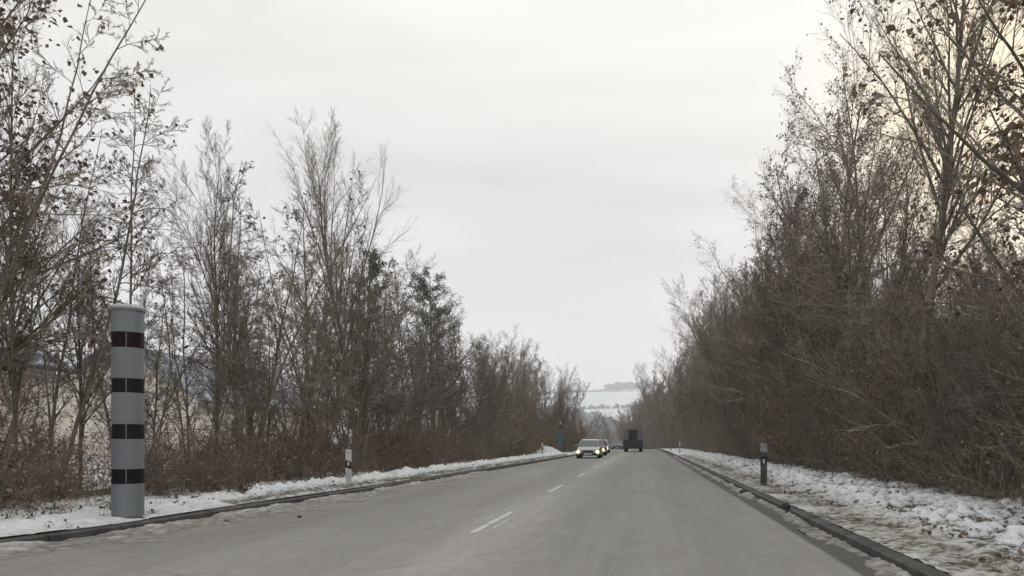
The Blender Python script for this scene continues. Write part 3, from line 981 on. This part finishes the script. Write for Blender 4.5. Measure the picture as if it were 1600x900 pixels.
# small plants on the left verge
def tussock(x, y, h, wd, label, name="grass_tussock"):
    rng = np.random.default_rng(int(abs(x * 100)))
    n = 260
    n = 260 if wd > 0.2 else 30
    base = np.zeros((n, 3)); base[:, :2] = rng.normal(0, wd * 0.25, (n, 2))
    d = np.concatenate([rng.normal(0, 0.5, (n, 2)), np.ones((n, 1))], 1)
    T = grow(rng, base, d, rng.uniform(0.5, 1.1, n) * h, rng.uniform(0.002, 0.005, n), 4, 0.2, -0.05, 0.4)
    V, F = tubes([(T, 3)])
    Vl, Fl = leaves(rng, T[0], 500 if wd > 0.2 else 14, 0.045, 0.03)
    me = raw_mesh(name, np.concatenate([V, Vl]), F, Fl + len(V), 0, 1)
    me.materials.append(M_grass); me.materials.append(M_leaf_dark)
    o = link_mesh(name, me, [])
    o.location = (x, y, 0.13)
    tag(o, label, "plant")
tussock(-7.65, 14.6, 0.30, 0.42, "dark low tussock growing right behind the left kerb")
tussock(-8.2, 9.3, 0.15, 0.05, "small withered weed in the snow left of the striped column")
tussock(-7.9, 9.9, 0.20, 0.08, "tiny forked weed in the snow nearest the striped column")

# ------------------------------------------------------------------ far woods and hedges on the hill
def far_wood(name, spots, label):
    rng = np.random.default_rng(len(spots) + 3)
    V, F = [], []
    off = 0
    for (x, y, h, wd) in spots:
        n = 260
        u = norm(rng.normal(size=(n, 3))) * (rng.random((n, 1)) ** 0.4)
        c = u * np.array([wd / 2, wd / 2, h * 0.42]) + np.array([x, y, float(ground_z(x, y)) + h * 0.55])
        a = norm(rng.normal(size=(n, 3))); b_ = norm(np.cross(a, rng.normal(size=(n, 3))))
        s = h * 0.085 * rng.uniform(0.5, 1.4, (n, 1))
        q = np.stack([c - a * s, c - b_ * s * 0.7, c + a * s, c + b_ * s * 0.7], 1).reshape(-1, 3)
        V.append(q); F.append(np.arange(n * 4).reshape(-1, 4) + off); off += n * 4
        # stem
        g = float(ground_z(x, y)); r = h * 0.025
        q = np.array([[x + r * np.cos(t), y + r * np.sin(t), g + zz] for zz in (-1, h * 0.6) for t in (0, 2.1, 4.2)])
        V.append(q); F.append(np.array([[0, 1, 4, 3], [1, 2, 5, 4], [2, 0, 3, 5]]) + off); off += 6
    me = raw_mesh(name, np.concatenate(V), np.concatenate(F))
    o = link_mesh(name, me, M_farwood)
    tag(o, label, "wood", None, "stuff")


r2 = random.Random(3)
def row_of(y, x0, x1, h, n, jy=20):
    return [(x0 + (x1 - x0) * (i + r2.random()) / n, y + r2.uniform(-jy, jy), h * r2.uniform(0.7, 1.2), h * r2.uniform(0.8, 1.3)) for i in range(n)]
def clump(cx, cy, rx, ry, h, n):
    return [(cx + r2.gauss(0, rx * 0.45), cy + r2.gauss(0, ry * 0.45), h * r2.uniform(0.75, 1.1), h * r2.uniform(0.7, 1.1)) for i in range(n)]
far_wood("hilltop_wood", clump(-85, 2560, 46, 30, 30, 26) + clump(-5, 2560, 40, 30, 30, 20), "two rounded copses on the skyline of the far hill")
far_wood("skyline_hedge", row_of(2620, -900, -90, 11, 150, 8) + row_of(2620, 60, 900, 13, 90, 8), "thin dark line of trees along the crest of the far hill")
far_wood("field_hedge", row_of(1700, -420, 250, 8, 130, 6) + [(-95, 1700, 13, 14), (-62, 1702, 12, 9), (-38, 1700, 11, 8), (-120, 1702, 12, 12)], "hedge with single trees between two snowy fields on the hill")
far_wood("valley_wood", clump(-135, 1350, 45, 120, 24, 60) + clump(-105, 1050, 30, 60, 30, 40) + clump(-60, 1120, 26, 60, 26, 30) + clump(-25, 950, 30, 60, 28, 34) + clump(-300, 1200, 100, 150, 28, 60) + clump(200, 1200, 160, 150, 28, 70), "hazy bluish woods at the foot of the far hill")
far_wood("near_valley_wood", clump(-48, 560, 16, 40, 17, 34) + clump(-30, 620, 14, 40, 20, 24) + clump(-75, 640, 25, 40, 24, 30), "grey woods in the valley behind the oncoming cars")

# ------------------------------------------------------------------ houses behind the left belt
M_wall = noisy("beige_render", (0.60, 0.55, 0.48), (0.70, 0.65, 0.58), scale=0.9, bump=0.2, bscale=60)
M_roofsnow = noisy("snow_dusted_slate", (0.10, 0.11, 0.15), (0.42, 0.44, 0.52), scale=1.3, lo=0.35, hi=0.7, bump=0.3, stretch=(1, 1, 3))
M_snowcap = mat("snow_edge", (0.78, 0.80, 0.84), 0.8)
M_frame = mat("white_window_frame", (0.6, 0.6, 0.58), 0.5)
M_glass = mat("dark_window_glass", (0.03, 0.035, 0.045), 0.08, 0, 0.6)
M_fascia = mat("dark_fascia", (0.06, 0.055, 0.06), 0.7)


def house(x0, x1, y0, y1, eave, ridge, label, wins):
    zb = float(ground_z((x0 + x1) / 2, (y0 + y1) / 2)) - 0.1
    r = empty("house", ((x0 + x1) / 2, (y0 + y1) / 2, zb))
    hx, hy = (x1 - x0) / 2, (y1 - y0) / 2
    bm = bmesh.new()
    pr = [(-hx, 0), (hx, 0), (hx, eave), (0, ridge), (-hx, eave)]
    a = [bm.verts.new((px, -hy, pz)) for px, pz in pr]
    c = [bm.verts.new((px, hy, pz)) for px, pz in pr]
    for i in range(5):
        bm.faces.new((a[i], a[(i + 1) % 5], c[(i + 1) % 5], c[i]))
    bm.faces.new(a); bm.faces.new(c)
    bm_obj("wall", bm, M_wall, r)
    bm = bmesh.new()
    sl = (ridge - eave) / hx
    ov = 0.45
    for sgn in (-1, 1):
        z_e = eave - sl * ov
        pts = [(0, ridge + 0.03), (sgn * (hx + ov), z_e + 0.03), (sgn * (hx + ov), z_e + 0.2), (0, ridge + 0.2)]
        A = [bm.verts.new((px, -hy - 0.4, pz)) for px, pz in pts]
        B = [bm.verts.new((px, hy + 0.4, pz)) for px, pz in pts]
        for i in range(4):
            bm.faces.new((A[i], A[(i + 1) % 4], B[(i + 1) % 4], B[i]))
        bm.faces.new(A); bm.faces.new(B)
    rf = bm_obj("roof", bm, M_roofsnow, r)
    bm = bmesh.new()
    box(bm, hx + ov + 0.003, hx + ov + 0.10, -hy - 0.38, hy + 0.38, eave - sl * ov + 0.02, eave - sl * ov + 0.13)
    bm_obj("gutter", bm, M_fascia, rf)
    bm = bmesh.new()
    box(bm, -0.5, 0.15, hy * 0.3, hy * 0.3 + 0.6, ridge - 0.4, ridge + 0.9)
    bm_obj("chimney", bm, M_wall, rf)
    for (wy, wz, ww, wh) in wins:
        bm = bmesh.new()
        for (q0, q1, s0, s1) in ((-ww / 2 - 0.07, ww / 2 + 0.07, wh / 2, wh / 2 + 0.07), (-ww / 2 - 0.07, ww / 2 + 0.07, -wh / 2 - 0.07, -wh / 2), (-ww / 2 - 0.07, -ww / 2, -wh / 2, wh / 2), (ww / 2, ww / 2 + 0.07, -wh / 2, wh / 2), (-0.03, 0.03, -wh / 2, wh / 2)):
            box(bm, hx - 0.02, hx + 0.05, wy + q0, wy + q1, wz + s0, wz + s1)
        f = bm_obj("window", bm, M_frame, r)
        bm = bmesh.new()
        box(bm, hx - 0.03, hx + 0.015, wy - ww / 2 + 0.002, wy + ww / 2 - 0.002, wz - wh / 2 + 0.002, wz + wh / 2 - 0.002)
        bm_obj("pane", bm, M_glass, f)
    tag(r, label, "house")
house(-31, -21.5, 19.5, 28.0, 3.9, 6.9, "pale beige house behind the trees left of the striped column", [(-2.2, 1.8, 1.1, 1.2)])
house(-33.5, -24.5, 42, 60, 3.5, 6.3, "long low house with bluish snowy roof behind the left trees", [(-5, 1.9, 1.3, 1.0), (5.5, 1.9, 1.3, 1.0)])

# ------------------------------------------------------------------ speed camera column
M_col = noisy("grey_column_paint", (0.15, 0.168, 0.185), (0.18, 0.198, 0.215), scale=2.5, rough=0.42, spec=0.5, bump=0.03, bscale=8, stretch=(1, 1, 0.5), rough2=0.55)
M_win = noisy("black_tinted_glass", (0.008, 0.010, 0.014), (0.014, 0.016, 0.022), scale=2, rough=0.5, spec=0.1)
M_winred = noisy("dark_red_tinted_glass", (0.020, 0.007, 0.009), (0.009, 0.007, 0.010), scale=4, rough=0.5, spec=0.1)
M_cap = noisy("pale_cap_rim", (0.42, 0.44, 0.46), (0.52, 0.54, 0.56), scale=6, rough=0.5)
M_dark = mat("dark_metal", (0.03, 0.03, 0.032), 0.6)
cx, cy = -7.34, 10.9
col = empty("speed_camera_column", (cx, cy, 0.115))
col.scale = (0.95, 0.95, 0.962)
RAD = 0.208
zs = [0.0, 0.50, 0.72, 1.155, 1.377, 1.832, 2.045, 2.49, 2.72, 3.03]
prof = [(0.0, 0.0), (RAD, 0.0)]
for i in range(1, 9, 2):
    prof += [(RAD, zs[i]), (RAD - 0.012, zs[i] + 0.003), (RAD - 0.012, zs[i + 1] - 0.003), (RAD, zs[i + 1])]
prof += [(RAD, zs[9]), (0.0, zs[9])]
lathe("body", prof, M_col, col, 64)
for j, i in enumerate(range(1, 9, 2)):
    z0, z1 = zs[i] + 0.006, zs[i + 1] - 0.006
    o = lathe("window_band", [(RAD - 0.006, z0), (RAD - 0.003, z0 + 0.004), (RAD - 0.003, z1 - 0.004), (RAD - 0.006, z1), (RAD - 0.02, z1), (RAD - 0.02, z0), (RAD - 0.006, z0)], M_winred if j == 3 else M_win, col, 64)
    if j == 3: o["label"] = "top window band tinted dark red"
lathe("cap", [(0.0, 3.032), (RAD + 0.014, 3.032), (RAD + 0.018, 3.045), (RAD + 0.018, 3.085), (RAD + 0.012, 3.098), (0.0, 3.11)], M_col, col, 64)
lathe("cap_rim", [(RAD + 0.0185, 3.068), (RAD + 0.024, 3.072), (RAD + 0.024, 3.098), (RAD - 0.01, 3.118), (0.0, 3.13), (0.0, 3.112), (RAD + 0.012, 3.1), (RAD + 0.0185, 3.085), (RAD + 0.0185, 3.068)], M_cap, col, 64)
bm = bmesh.new()
ang = R_(-62)
vs_ = box(bm, -0.004, 0.004, -0.004, 0.004, 0.02, 3.02)
bmesh.ops.translate(bm, verts=vs_, vec=(RAD * math.cos(ang), RAD * math.sin(ang), 0))
bm_obj("door_seam", bm, mat("seam_metal", (0.2, 0.215, 0.23), 0.5), col)
bm = bmesh.new()
cyl(bm, RAD + 0.05, (0, 0, -0.04), (0, 0, 0.012), 40)
box(bm, 0.05, RAD + 0.12, -0.16, 0.02, -0.02, 0.014)
bm_obj("base_plate", bm, M_dark, col)
tag(col, "tall grey cylindrical speed camera column with four black bands on the snowy verge", "speed camera")

# ------------------------------------------------------------------ delineator posts
M_postw = noisy("dirty_white_plastic", (0.42, 0.43, 0.44), (0.60, 0.61, 0.62), scale=5, rough=0.5)
M_postd = noisy("grimy_shaded_plastic", (0.05, 0.052, 0.055), (0.10, 0.10, 0.10), scale=6, rough=0.6)  # dirt, together with shade on the post put into the colour
M_postb = mat("black_band", (0.012, 0.012, 0.016), 0.4)
M_refl = mat("reflector", (0.5, 0.5, 0.48), 0.15, 0, 0.8)


def tri_prism(bm, w_, d, zlo, zhi_l, zhi_r, zlo_l=None, zlo_r=None, grow_=0.0):
    """rounded-triangular post section: flat face towards the traffic (-y), slanted ends"""
    pts = [(-w_ / 2, -d / 2), (w_ / 2, -d / 2), (w_ / 2 * 0.75, d * 0.1), (0.02, d / 2), (-0.02, d / 2), (-w_ / 2 * 0.75, d * 0.1)]
    pts = [(x * (1 + grow_), y * (1 + grow_)) for x, y in pts]
    def lerp(a, b_, x): return a + (b_ - a) * (x / w_ + 0.5)
    lo = [bm.verts.new((x, y, zlo if zlo_l is None else lerp(zlo_l, zlo_r, x))) for x, y in pts]
    hi = [bm.verts.new((x, y, lerp(zhi_l, zhi_r, x))) for x, y in pts]
    n = len(pts)
    for i in range(n):
        bm.faces.new((lo[i], lo[(i + 1) % n], hi[(i + 1) % n], hi[i]))
    bm.faces.new(lo); bm.faces.new(hi)


def delineator(x, y, h, side, label, grimy=False, w_=0.135):
    r = empty("delineator_post", (x, y, float(rz(y)) + 0.13))
    s = 1 if side < 0 else -1      # the slant falls towards the road
    bm = bmesh.new()
    tri_prism(bm, w_, 0.12, -0.15, h * 0.995 if s < 0 else h, h * 0.955 if s > 0 else h)
    o = bm_obj("post", bm, M_postd if grimy else M_postw, r, bevel=0.006)
    bm = bmesh.new()
    a, b_ = (h * 0.68, h * 0.63) if s > 0 else (h * 0.63, h * 0.68)
    tri_prism(bm, w_, 0.12, 0, a + h * 0.03, b_ + h * 0.03, a - h * 0.17, b_ - h * 0.17, 0.03)
    bm_obj("black_band", bm, M_postb, r)
    bm = bmesh.new()
    if grimy:
        tri_prism(bm, w_, 0.12, 0, h * 1.004, h * 0.99, h * 0.80, h * 0.78, 0.05)
        bm_obj("paler_top", bm, noisy("paler_top_plastic", (0.20, 0.21, 0.22), (0.34, 0.35, 0.36), scale=7), r)  # added shell, its colour paints the less shaded top of the post
        bm = bmesh.new()
    box(bm, -0.028, 0.028, -0.066, -0.0625, a - h * 0.12, a - h * 0.02)
    bm_obj("reflector", bm, M_refl, r)
    tag(r, label, "roadside post")
delineator(-6.97, 18.1, 0.88, -1, "white roadside post with slanted black band, nearest on the left verge")
delineator(-7.15, 53.5, 0.95, -1, "small distant white roadside post on the left before the road sign")
delineator(2.91, 18.9, 1.02, 1, "grimy dark roadside post with grey top on the right verge", True, 0.16)
delineator(2.93, 65, 0.98, 1, "small distant white-topped roadside post on the right verge")

# ------------------------------------------------------------------ road signs far off
M_signdk = noisy("dull_sign_back", (0.05, 0.06, 0.075), (0.08, 0.095, 0.11), scale=5, rough=0.5, metal=0.2)
M_signblue = noisy("faded_blue_sign", (0.05, 0.11, 0.145), (0.075, 0.145, 0.17), scale=4, rough=0.5)
M_pole = noisy("galvanised_pole", (0.14, 0.15, 0.15), (0.22, 0.23, 0.23), scale=6, rough=0.5, metal=0.3)
r = empty("traffic_sign", (-6.95, 63, 0.12))
bm = bmesh.new(); cyl(bm, 0.038, (0, 0, -0.2), (0, 0, 2.55), 14); bm_obj("pole", bm, M_pole, r, True)
bm = bmesh.new(); cyl(bm, 0.19, (0, -0.05, 2.22), (0, -0.035, 2.22), 28); bm_obj("round_plate", bm, M_signdk, r)
bm = bmesh.new()
pts = [(-0.27, 0.85), (0.27, 0.85), (0.27, 1.5), (0, 2.0), (-0.27, 1.5)]
A = [bm.verts.new((x, -0.06, z)) for x, z in pts]; B = [bm.verts.new((x, -0.042, z)) for x, z in pts]
for i in range(5): bm.faces.new((A[i], A[(i + 1) % 5], B[(i + 1) % 5], B[i]))
bm.faces.new(A); bm.faces.new(B)
bm_obj("pointed_panel", bm, M_signblue, r)
bm = bmesh.new(); cyl(bm, 0.075, (0, 0, 2.55), (0, 0, 2.63), 14, 0.03); bm_obj("snow_cap", bm, M_snowcap, r, True)
tag(r, "dull blue pointed road sign on a pole by the left verge snow heap", "road sign")

r = empty("traffic_sign", (2.75, 82, 0.12))
bm = bmesh.new(); cyl(bm, 0.045, (0, 0, -0.2), (0, 0, 3.3), 14); bm_obj("pole", bm, M_pole, r, True)
bm = bmesh.new(); cyl(bm, 0.24, (0, -0.06, 3.05), (0, -0.045, 3.05), 28); bm_obj("round_plate", bm, M_pole, r)
bm = bmesh.new(); box(bm, -0.22, 0.22, -0.065, -0.046, 1.2, 1.8); bm_obj("square_panel", bm, M_pole, r, bevel=0.008)
tag(r, "grey-backed round sign on a pole in the right verge beside the lorry", "road sign")

# snow heap at the foot of the left sign
Xh, Yh = np.meshgrid(np.linspace(-2.2, 2.2, 50), np.linspace(-3.5, 3.5, 60))
Zh = 0.75 * np.exp(-(Xh / 1.0) ** 2 - (Yh / 1.6) ** 2) + 0.10 * field(Xh, Yh, 1.6, 1.6, 2.0, 4) - 0.05
Zh = Zh * np.clip((2.2 - np.abs(Xh)) / 0.5, 0, 1) * np.clip((3.5 - np.abs(Yh)) / 0.6, 0, 1) - 0.02
o = grid_mesh("snow_heap", Xh - 0.0, Yh, Zh, M_verge, np.full_like(Xh, 0.8), kind=None)
o.location = (-8.1, 63.5, 0.1)
tag(o, "dirty snow heap around the pole of the left road sign", "snow heap")

# dirt clods knocked off by the plough
M_clod = noisy("frozen_dirt", (0.03, 0.028, 0.024), (0.08, 0.07, 0.06), scale=20)
for (x, y, s_, lab) in ((2.22, 17.5, 0.07, "dark frozen clod beside the kerb in front of the grimy post"), (2.30, 12.6, 0.085, "larger dark frozen clod on the right kerb closer to the camera"), (-6.1, 11.2, 0.04, "small dark clod on the road edge right of the striped column"), (-5.4, 12.0, 0.035, "small dark clod farther along the left road edge")):
    bm = bmesh.new()
    bmesh.ops.create_icosphere(bm, subdivisions=3, radius=s_)
    for v_ in bm.verts:
        n_ = mnoise.fractal(v_.co * (0.9 / s_) + Vector((x, y, 0)), 1, 2, 3)
        v_.co *= 1 + 0.35 * n_
        v_.co.z *= 0.65
    o = bm_obj("dirt_clod", bm, M_clod, None, True)
    o.location = (x, y, s_ * 0.5 + (0.1 if x > 2.25 else 0.0))
    tag(o, lab, "dirt clod")

# ------------------------------------------------------------------ vehicles
M_tyre = mat("tyre_rubber", (0.015, 0.015, 0.015), 0.85)
M_rim = mat("wheel_rim", (0.25, 0.26, 0.27), 0.35, 0.7)
M_cglass = mat("car_glass", (0.10, 0.13, 0.13), 0.08, 0, 0.7)
M_trim = mat("black_trim", (0.02, 0.02, 0.022), 0.6)
M_plate = mat("number_plate", (0.55, 0.55, 0.52), 0.5)
M_lamp = bpy.data.materials.new("lit_headlight"); M_lamp.use_nodes = True
b = M_lamp.node_tree.nodes["Principled BSDF"]
b.inputs["Base Color"].default_value = (0.9, 0.85, 0.5, 1); b.inputs["Emission Color"].default_value = (1.0, 0.82, 0.38, 1); b.inputs["Emission Strength"].default_value = 1.6
M_lens = mat("headlight_housing", (0.30, 0.31, 0.32), 0.2)


def loft(bm, secs):
    """secs: list of closed rings of equal length"""
    rings = [[bm.verts.new(p) for p in s] for s in secs]
    n = len(rings[0])
    for a, c in zip(rings[:-1], rings[1:]):
        for i in range(n):
            bm.faces.new((a[i], a[(i + 1) % n], c[(i + 1) % n], c[i]))
    bm.faces.new(rings[0]); bm.faces.new(rings[-1])


def car(x, y, paint, label, name="car", lit=True, W=1.7, lower=None):
    """front points to -y"""
    r = empty(name, (x, y, float(rz(y))))
    hw = W / 2
    bm = bmesh.new()
    st = [(-2.05, 0.30, 0.56, 0.80), (-2.0, 0.24, 0.68, 0.90), (-1.75, 0.22, 0.78, 0.97), (-1.2, 0.22, 0.86, 1.0), (-0.85, 0.22, 0.91, 1.0), (0.9, 0.22, 0.95, 1.0), (1.6, 0.24, 0.95, 0.98), (1.95, 0.26, 0.90, 0.92), (2.05, 0.32, 0.70, 0.84)]
    secs = []
    for (yy, zl, zt, wf) in st:
        w_ = hw * wf
        secs.append([(-w_ * 0.92, yy, zl), (-w_, yy, zl + 0.1), (-w_, yy, zt - 0.22), (-w_ * 0.95, yy, zt - 0.06), (-w_ * 0.82, yy, zt), (w_ * 0.82, yy, zt), (w_ * 0.95, yy, zt - 0.06), (w_, yy, zt - 0.22), (w_, yy, zl + 0.1), (w_ * 0.92, yy, zl)])
    loft(bm, secs)
    bm_obj("body", bm, paint, r, True)
    # greenhouse: windscreen, side and rear glass as one shell under a roof
    bm = bmesh.new()
    gs = [(-0.98, 0.88, 0.885), (-0.30, 0.885, 1.36), (0.2, 0.885, 1.41), (1.1, 0.885, 1.37), (1.75, 0.89, 0.905)]
    secs = []
    for (yy, zl, zt) in gs:
        f = (zt - 0.885) / 0.52
        wt = hw * (0.88 - 0.18 * f)
        secs.append([(-hw * 0.88, yy, zl), (-wt, yy, zt), (wt, yy, zt), (hw * 0.88, yy, zl)])
    loft(bm, secs)
    bm_obj("windows", bm, M_cglass, r, False)
    bm = bmesh.new()
    secs = []
    for (yy, zt, f) in ((-0.36, 1.355, 0.72), (-0.25, 1.395, 0.72), (0.2, 1.44, 0.715), (1.05, 1.405, 0.72), (1.2, 1.345, 0.74)):
        wt = hw * f
        secs.append([(-wt, yy, zt - 0.04), (-wt * 0.9, yy, zt + 0.015), (wt * 0.9, yy, zt + 0.015), (wt, yy, zt - 0.04)])
    loft(bm, secs)
    bm_obj("roof", bm, paint, r, True)
    for sx_ in (-1, 1):
        for nm_, (p0, p1, rr_) in zip(("windscreen_pillar", "door_pillar", "rear_pillar"), (((-0.97, 0.885, 0.87), (-0.32, 1.37, 0.715), 0.03), ((0.35, 0.90, 0.885), (0.35, 1.40, 0.71), 0.028), ((1.72, 0.90, 0.87), (1.12, 1.37, 0.715), 0.04))):
            bm = bmesh.new()
            cyl(bm, rr_, (sx_ * hw * p0[2], p0[0], p0[1]), (sx_ * hw * p1[2], p1[0], p1[1]), 8)
            bm_obj(nm_, bm, paint, r, True)
    bm = bmesh.new()
    box(bm, -hw * 0.80, hw * 0.80, -2.11, -1.99, 0.24, 0.42)
    bm_obj("bumper", bm, lower or M_trim, r, bevel=0.02)
    bm = bmesh.new()
    box(bm, -0.36, 0.36, -2.075, -2.0, 0.455, 0.60)
    for k_ in range(3): box(bm, -0.34, 0.34, -2.085, -2.074, 0.475 + k_ * 0.045, 0.49 + k_ * 0.045)
    bm_obj("grille", bm, M_trim, r)
    bm = bmesh.new(); box(bm, -0.26, 0.26, -2.125, -2.112, 0.29, 0.40); bm_obj("number_plate", bm, M_plate, r)
    for sx_ in (-1, 1):
        bm = bmesh.new(); box(bm, sx_ * hw * 0.72 - 0.17, sx_ * hw * 0.72 + 0.17, -2.09, -1.93, 0.44, 0.62)
        hl = bm_obj("headlight", bm, M_lens, r, bevel=0.03)
        bm = bmesh.new()
        bmesh.ops.create_uvsphere(bm, u_segments=16, v_segments=10, radius=0.14, matrix=Matrix.Translation((sx_ * hw * 0.80, -2.04, 0.50)))
        bm_obj("bulb", bm, M_lamp if lit else M_lens, hl, True)
        bm = bmesh.new(); box(bm, sx_ * (hw + 0.09) - 0.09, sx_ * (hw + 0.09) + 0.09, -0.75, -0.66, 0.93, 1.05)
        bm_obj("wing_mirror", bm, paint, r, bevel=0.02)
        for yy in (-1.3, 1.3):
            bm = bmesh.new(); cyl(bm, 0.31, (sx_ * (hw - 0.20), yy, 0.31), (sx_ * (hw + 0.005), yy, 0.31), 28)
            wh = empty("wheel", (0, 0, 0)); wh.parent = r
            bm_obj("tyre", bm, M_tyre, wh, True)
            bm = bmesh.new(); cyl(bm, 0.19, (sx_ * (hw - 0.05), yy, 0.31), (sx_ * (hw + 0.015), yy, 0.31), 20)
            bm_obj("rim", bm, M_rim, wh, True)
    r.scale = (0.96, 0.96, 0.91)
    tag(r, label, "car")
    return r


P_silver = mat("silver_green_paint", (0.38, 0.41, 0.42), 0.35, 0.2, 0.5, 0.5)
P_purple = mat("dark_violet_paint", (0.12, 0.08, 0.15), 0.35, 0.2, 0.5, 0.5)
P_white = mat("pale_grey_paint", (0.40, 0.43, 0.42), 0.35, 0.2, 0.5, 0.5)
P_grey = mat("dull_grey_paint", (0.13, 0.14, 0.15), 0.5, 0.2)
P_teal = mat("dark_teal_bumper", (0.035, 0.06, 0.07), 0.4)
car(-3.92, 52.5 + 2, P_silver, "silver oncoming car with yellow headlights, first in the left lane", lower=P_teal)
car(-4.1, 63.0 + 2, P_purple, "dark violet oncoming car half hidden behind the silver one")
car(-4.5, 77.5 + 2, P_white, "pale oncoming car, last of the three with lit headlights")
car(-4.0, 112, P_grey, "dull grey car without visible lights left of the lorry", lit=False)

# lorry seen from behind
y0 = 84.0
lr = empty("lorry", (-1.32, y0, 0))
W2 = 1.02
M_ldark = noisy("dark_navy_lorry_paint", (0.03, 0.032, 0.045), (0.05, 0.052, 0.065), scale=3, rough=0.55)
M_lside = noisy("grey_tarpaulin", (0.15, 0.17, 0.185), (0.20, 0.215, 0.23), scale=2, rough=0.7)
M_hole = mat("dark_rear_door", (0.012, 0.018, 0.02), 0.5)
bm = bmesh.new(); box(bm, -W2, W2, 0, 4.2, 1.28, 2.52); bm_obj("cargo_box", bm, M_lside, lr, bevel=0.04)
bm = bmesh.new(); box(bm, -0.50, 0.50, -0.03, -0.003, 1.33, 2.42); dr = bm_obj("rear_door", bm, M_hole, lr, bevel=0.008)
bm = bmesh.new(); box(bm, 0.38, 0.42, -0.055, -0.032, 1.6, 2.1); bm_obj("handle", bm, M_rim, dr)
bm = bmesh.new()
for sx_ in (-1, 1): box(bm, sx_ * (W2 - 0.09) - 0.03, sx_ * (W2 - 0.09) + 0.03, -0.04, -0.003, 1.30, 2.50)
box(bm, -W2 + 0.02, W2 - 0.02, -0.04, -0.003, 2.44, 2.50)
bm_obj("rear_frame", bm, M_pole, lr)
bm = bmesh.new()
loft(bm, [[(-W2 - 0.04, yy, 0.45), (-W2 - 0.06, yy, 0.8), (-W2, yy, 1.27), (W2, yy, 1.27), (W2 + 0.06, yy, 0.8), (W2 + 0.04, yy, 0.45)] for yy in (-0.35, 4.2)])
bm_obj("chassis", bm, M_ldark, lr, bevel=0.03)
bm = bmesh.new(); box(bm, -W2 + 0.05, W2 - 0.05, -0.45, -0.36, 0.42, 0.56); bm_obj("rear_bumper", bm, M_trim, lr, bevel=0.015)
bm = bmesh.new(); box(bm, -W2, W2, 4.3, 5.9, 0.5, 2.3); cb = bm_obj("cab", bm, M_ldark, lr, bevel=0.12)
bm = bmesh.new(); box(bm, -0.85, 0.85, 5.84, 5.93, 1.35, 2.05); bm_obj("windscreen", bm, M_cglass, cb, bevel=0.03)
M_tail = mat("dull_red_lens", (0.22, 0.02, 0.02), 0.3)
for sx_ in (-1, 1):
    bm = bmesh.new(); box(bm, sx_ * 0.84 - 0.11, sx_ * 0.84 + 0.11, -0.38, -0.352, 0.68, 0.78); bm_obj("tail_light", bm, M_tail, lr, bevel=0.008)
    for yy in (0.7, 5.0):
        wh = empty("wheel", (0, 0, 0)); wh.parent = lr
        bm = bmesh.new(); cyl(bm, 0.42, (sx_ * (W2 - 0.36), yy, 0.42), (sx_ * (W2 - 0.03), yy, 0.42), 28); bm_obj("tyre", bm, M_tyre, wh, True)
        bm = bmesh.new(); cyl(bm, 0.22, (sx_ * (W2 - 0.1), yy, 0.42), (sx_ * (W2 - 0.01), yy, 0.42), 18); bm_obj("rim", bm, M_rim, wh, True)
tag(lr, "dark lorry with grey sides and black rear door driving away in the right lane", "lorry")

# ------------------------------------------------------------------ haze
HAZE = True
if HAZE:
    bm = bmesh.new()
    box(bm, -3600, 3600, -320, 3250, -25, 300)
    hm = bpy.data.materials.new("haze_air")
    hm.use_nodes = True
    t = hm.node_tree
    for n_ in list(t.nodes):
        if n_.type != 'OUTPUT_MATERIAL': t.nodes.remove(n_)
    pv = t.nodes.new("ShaderNodeVolumePrincipled")
    pv.inputs["Color"].default_value = (0.93, 0.96, 1.0, 1)
    pv.inputs["Density"].default_value = 0.00042
    pv.inputs["Anisotropy"].default_value = 0.0
    t.links.new(pv.outputs[0], [n_ for n_ in t.nodes if n_.type == 'OUTPUT_MATERIAL'][0].inputs["Volume"])
    o = bm_obj("haze", bm, hm)
    tag(o, "pale winter haze lying over road, valley and hill", "haze", None, "stuff")
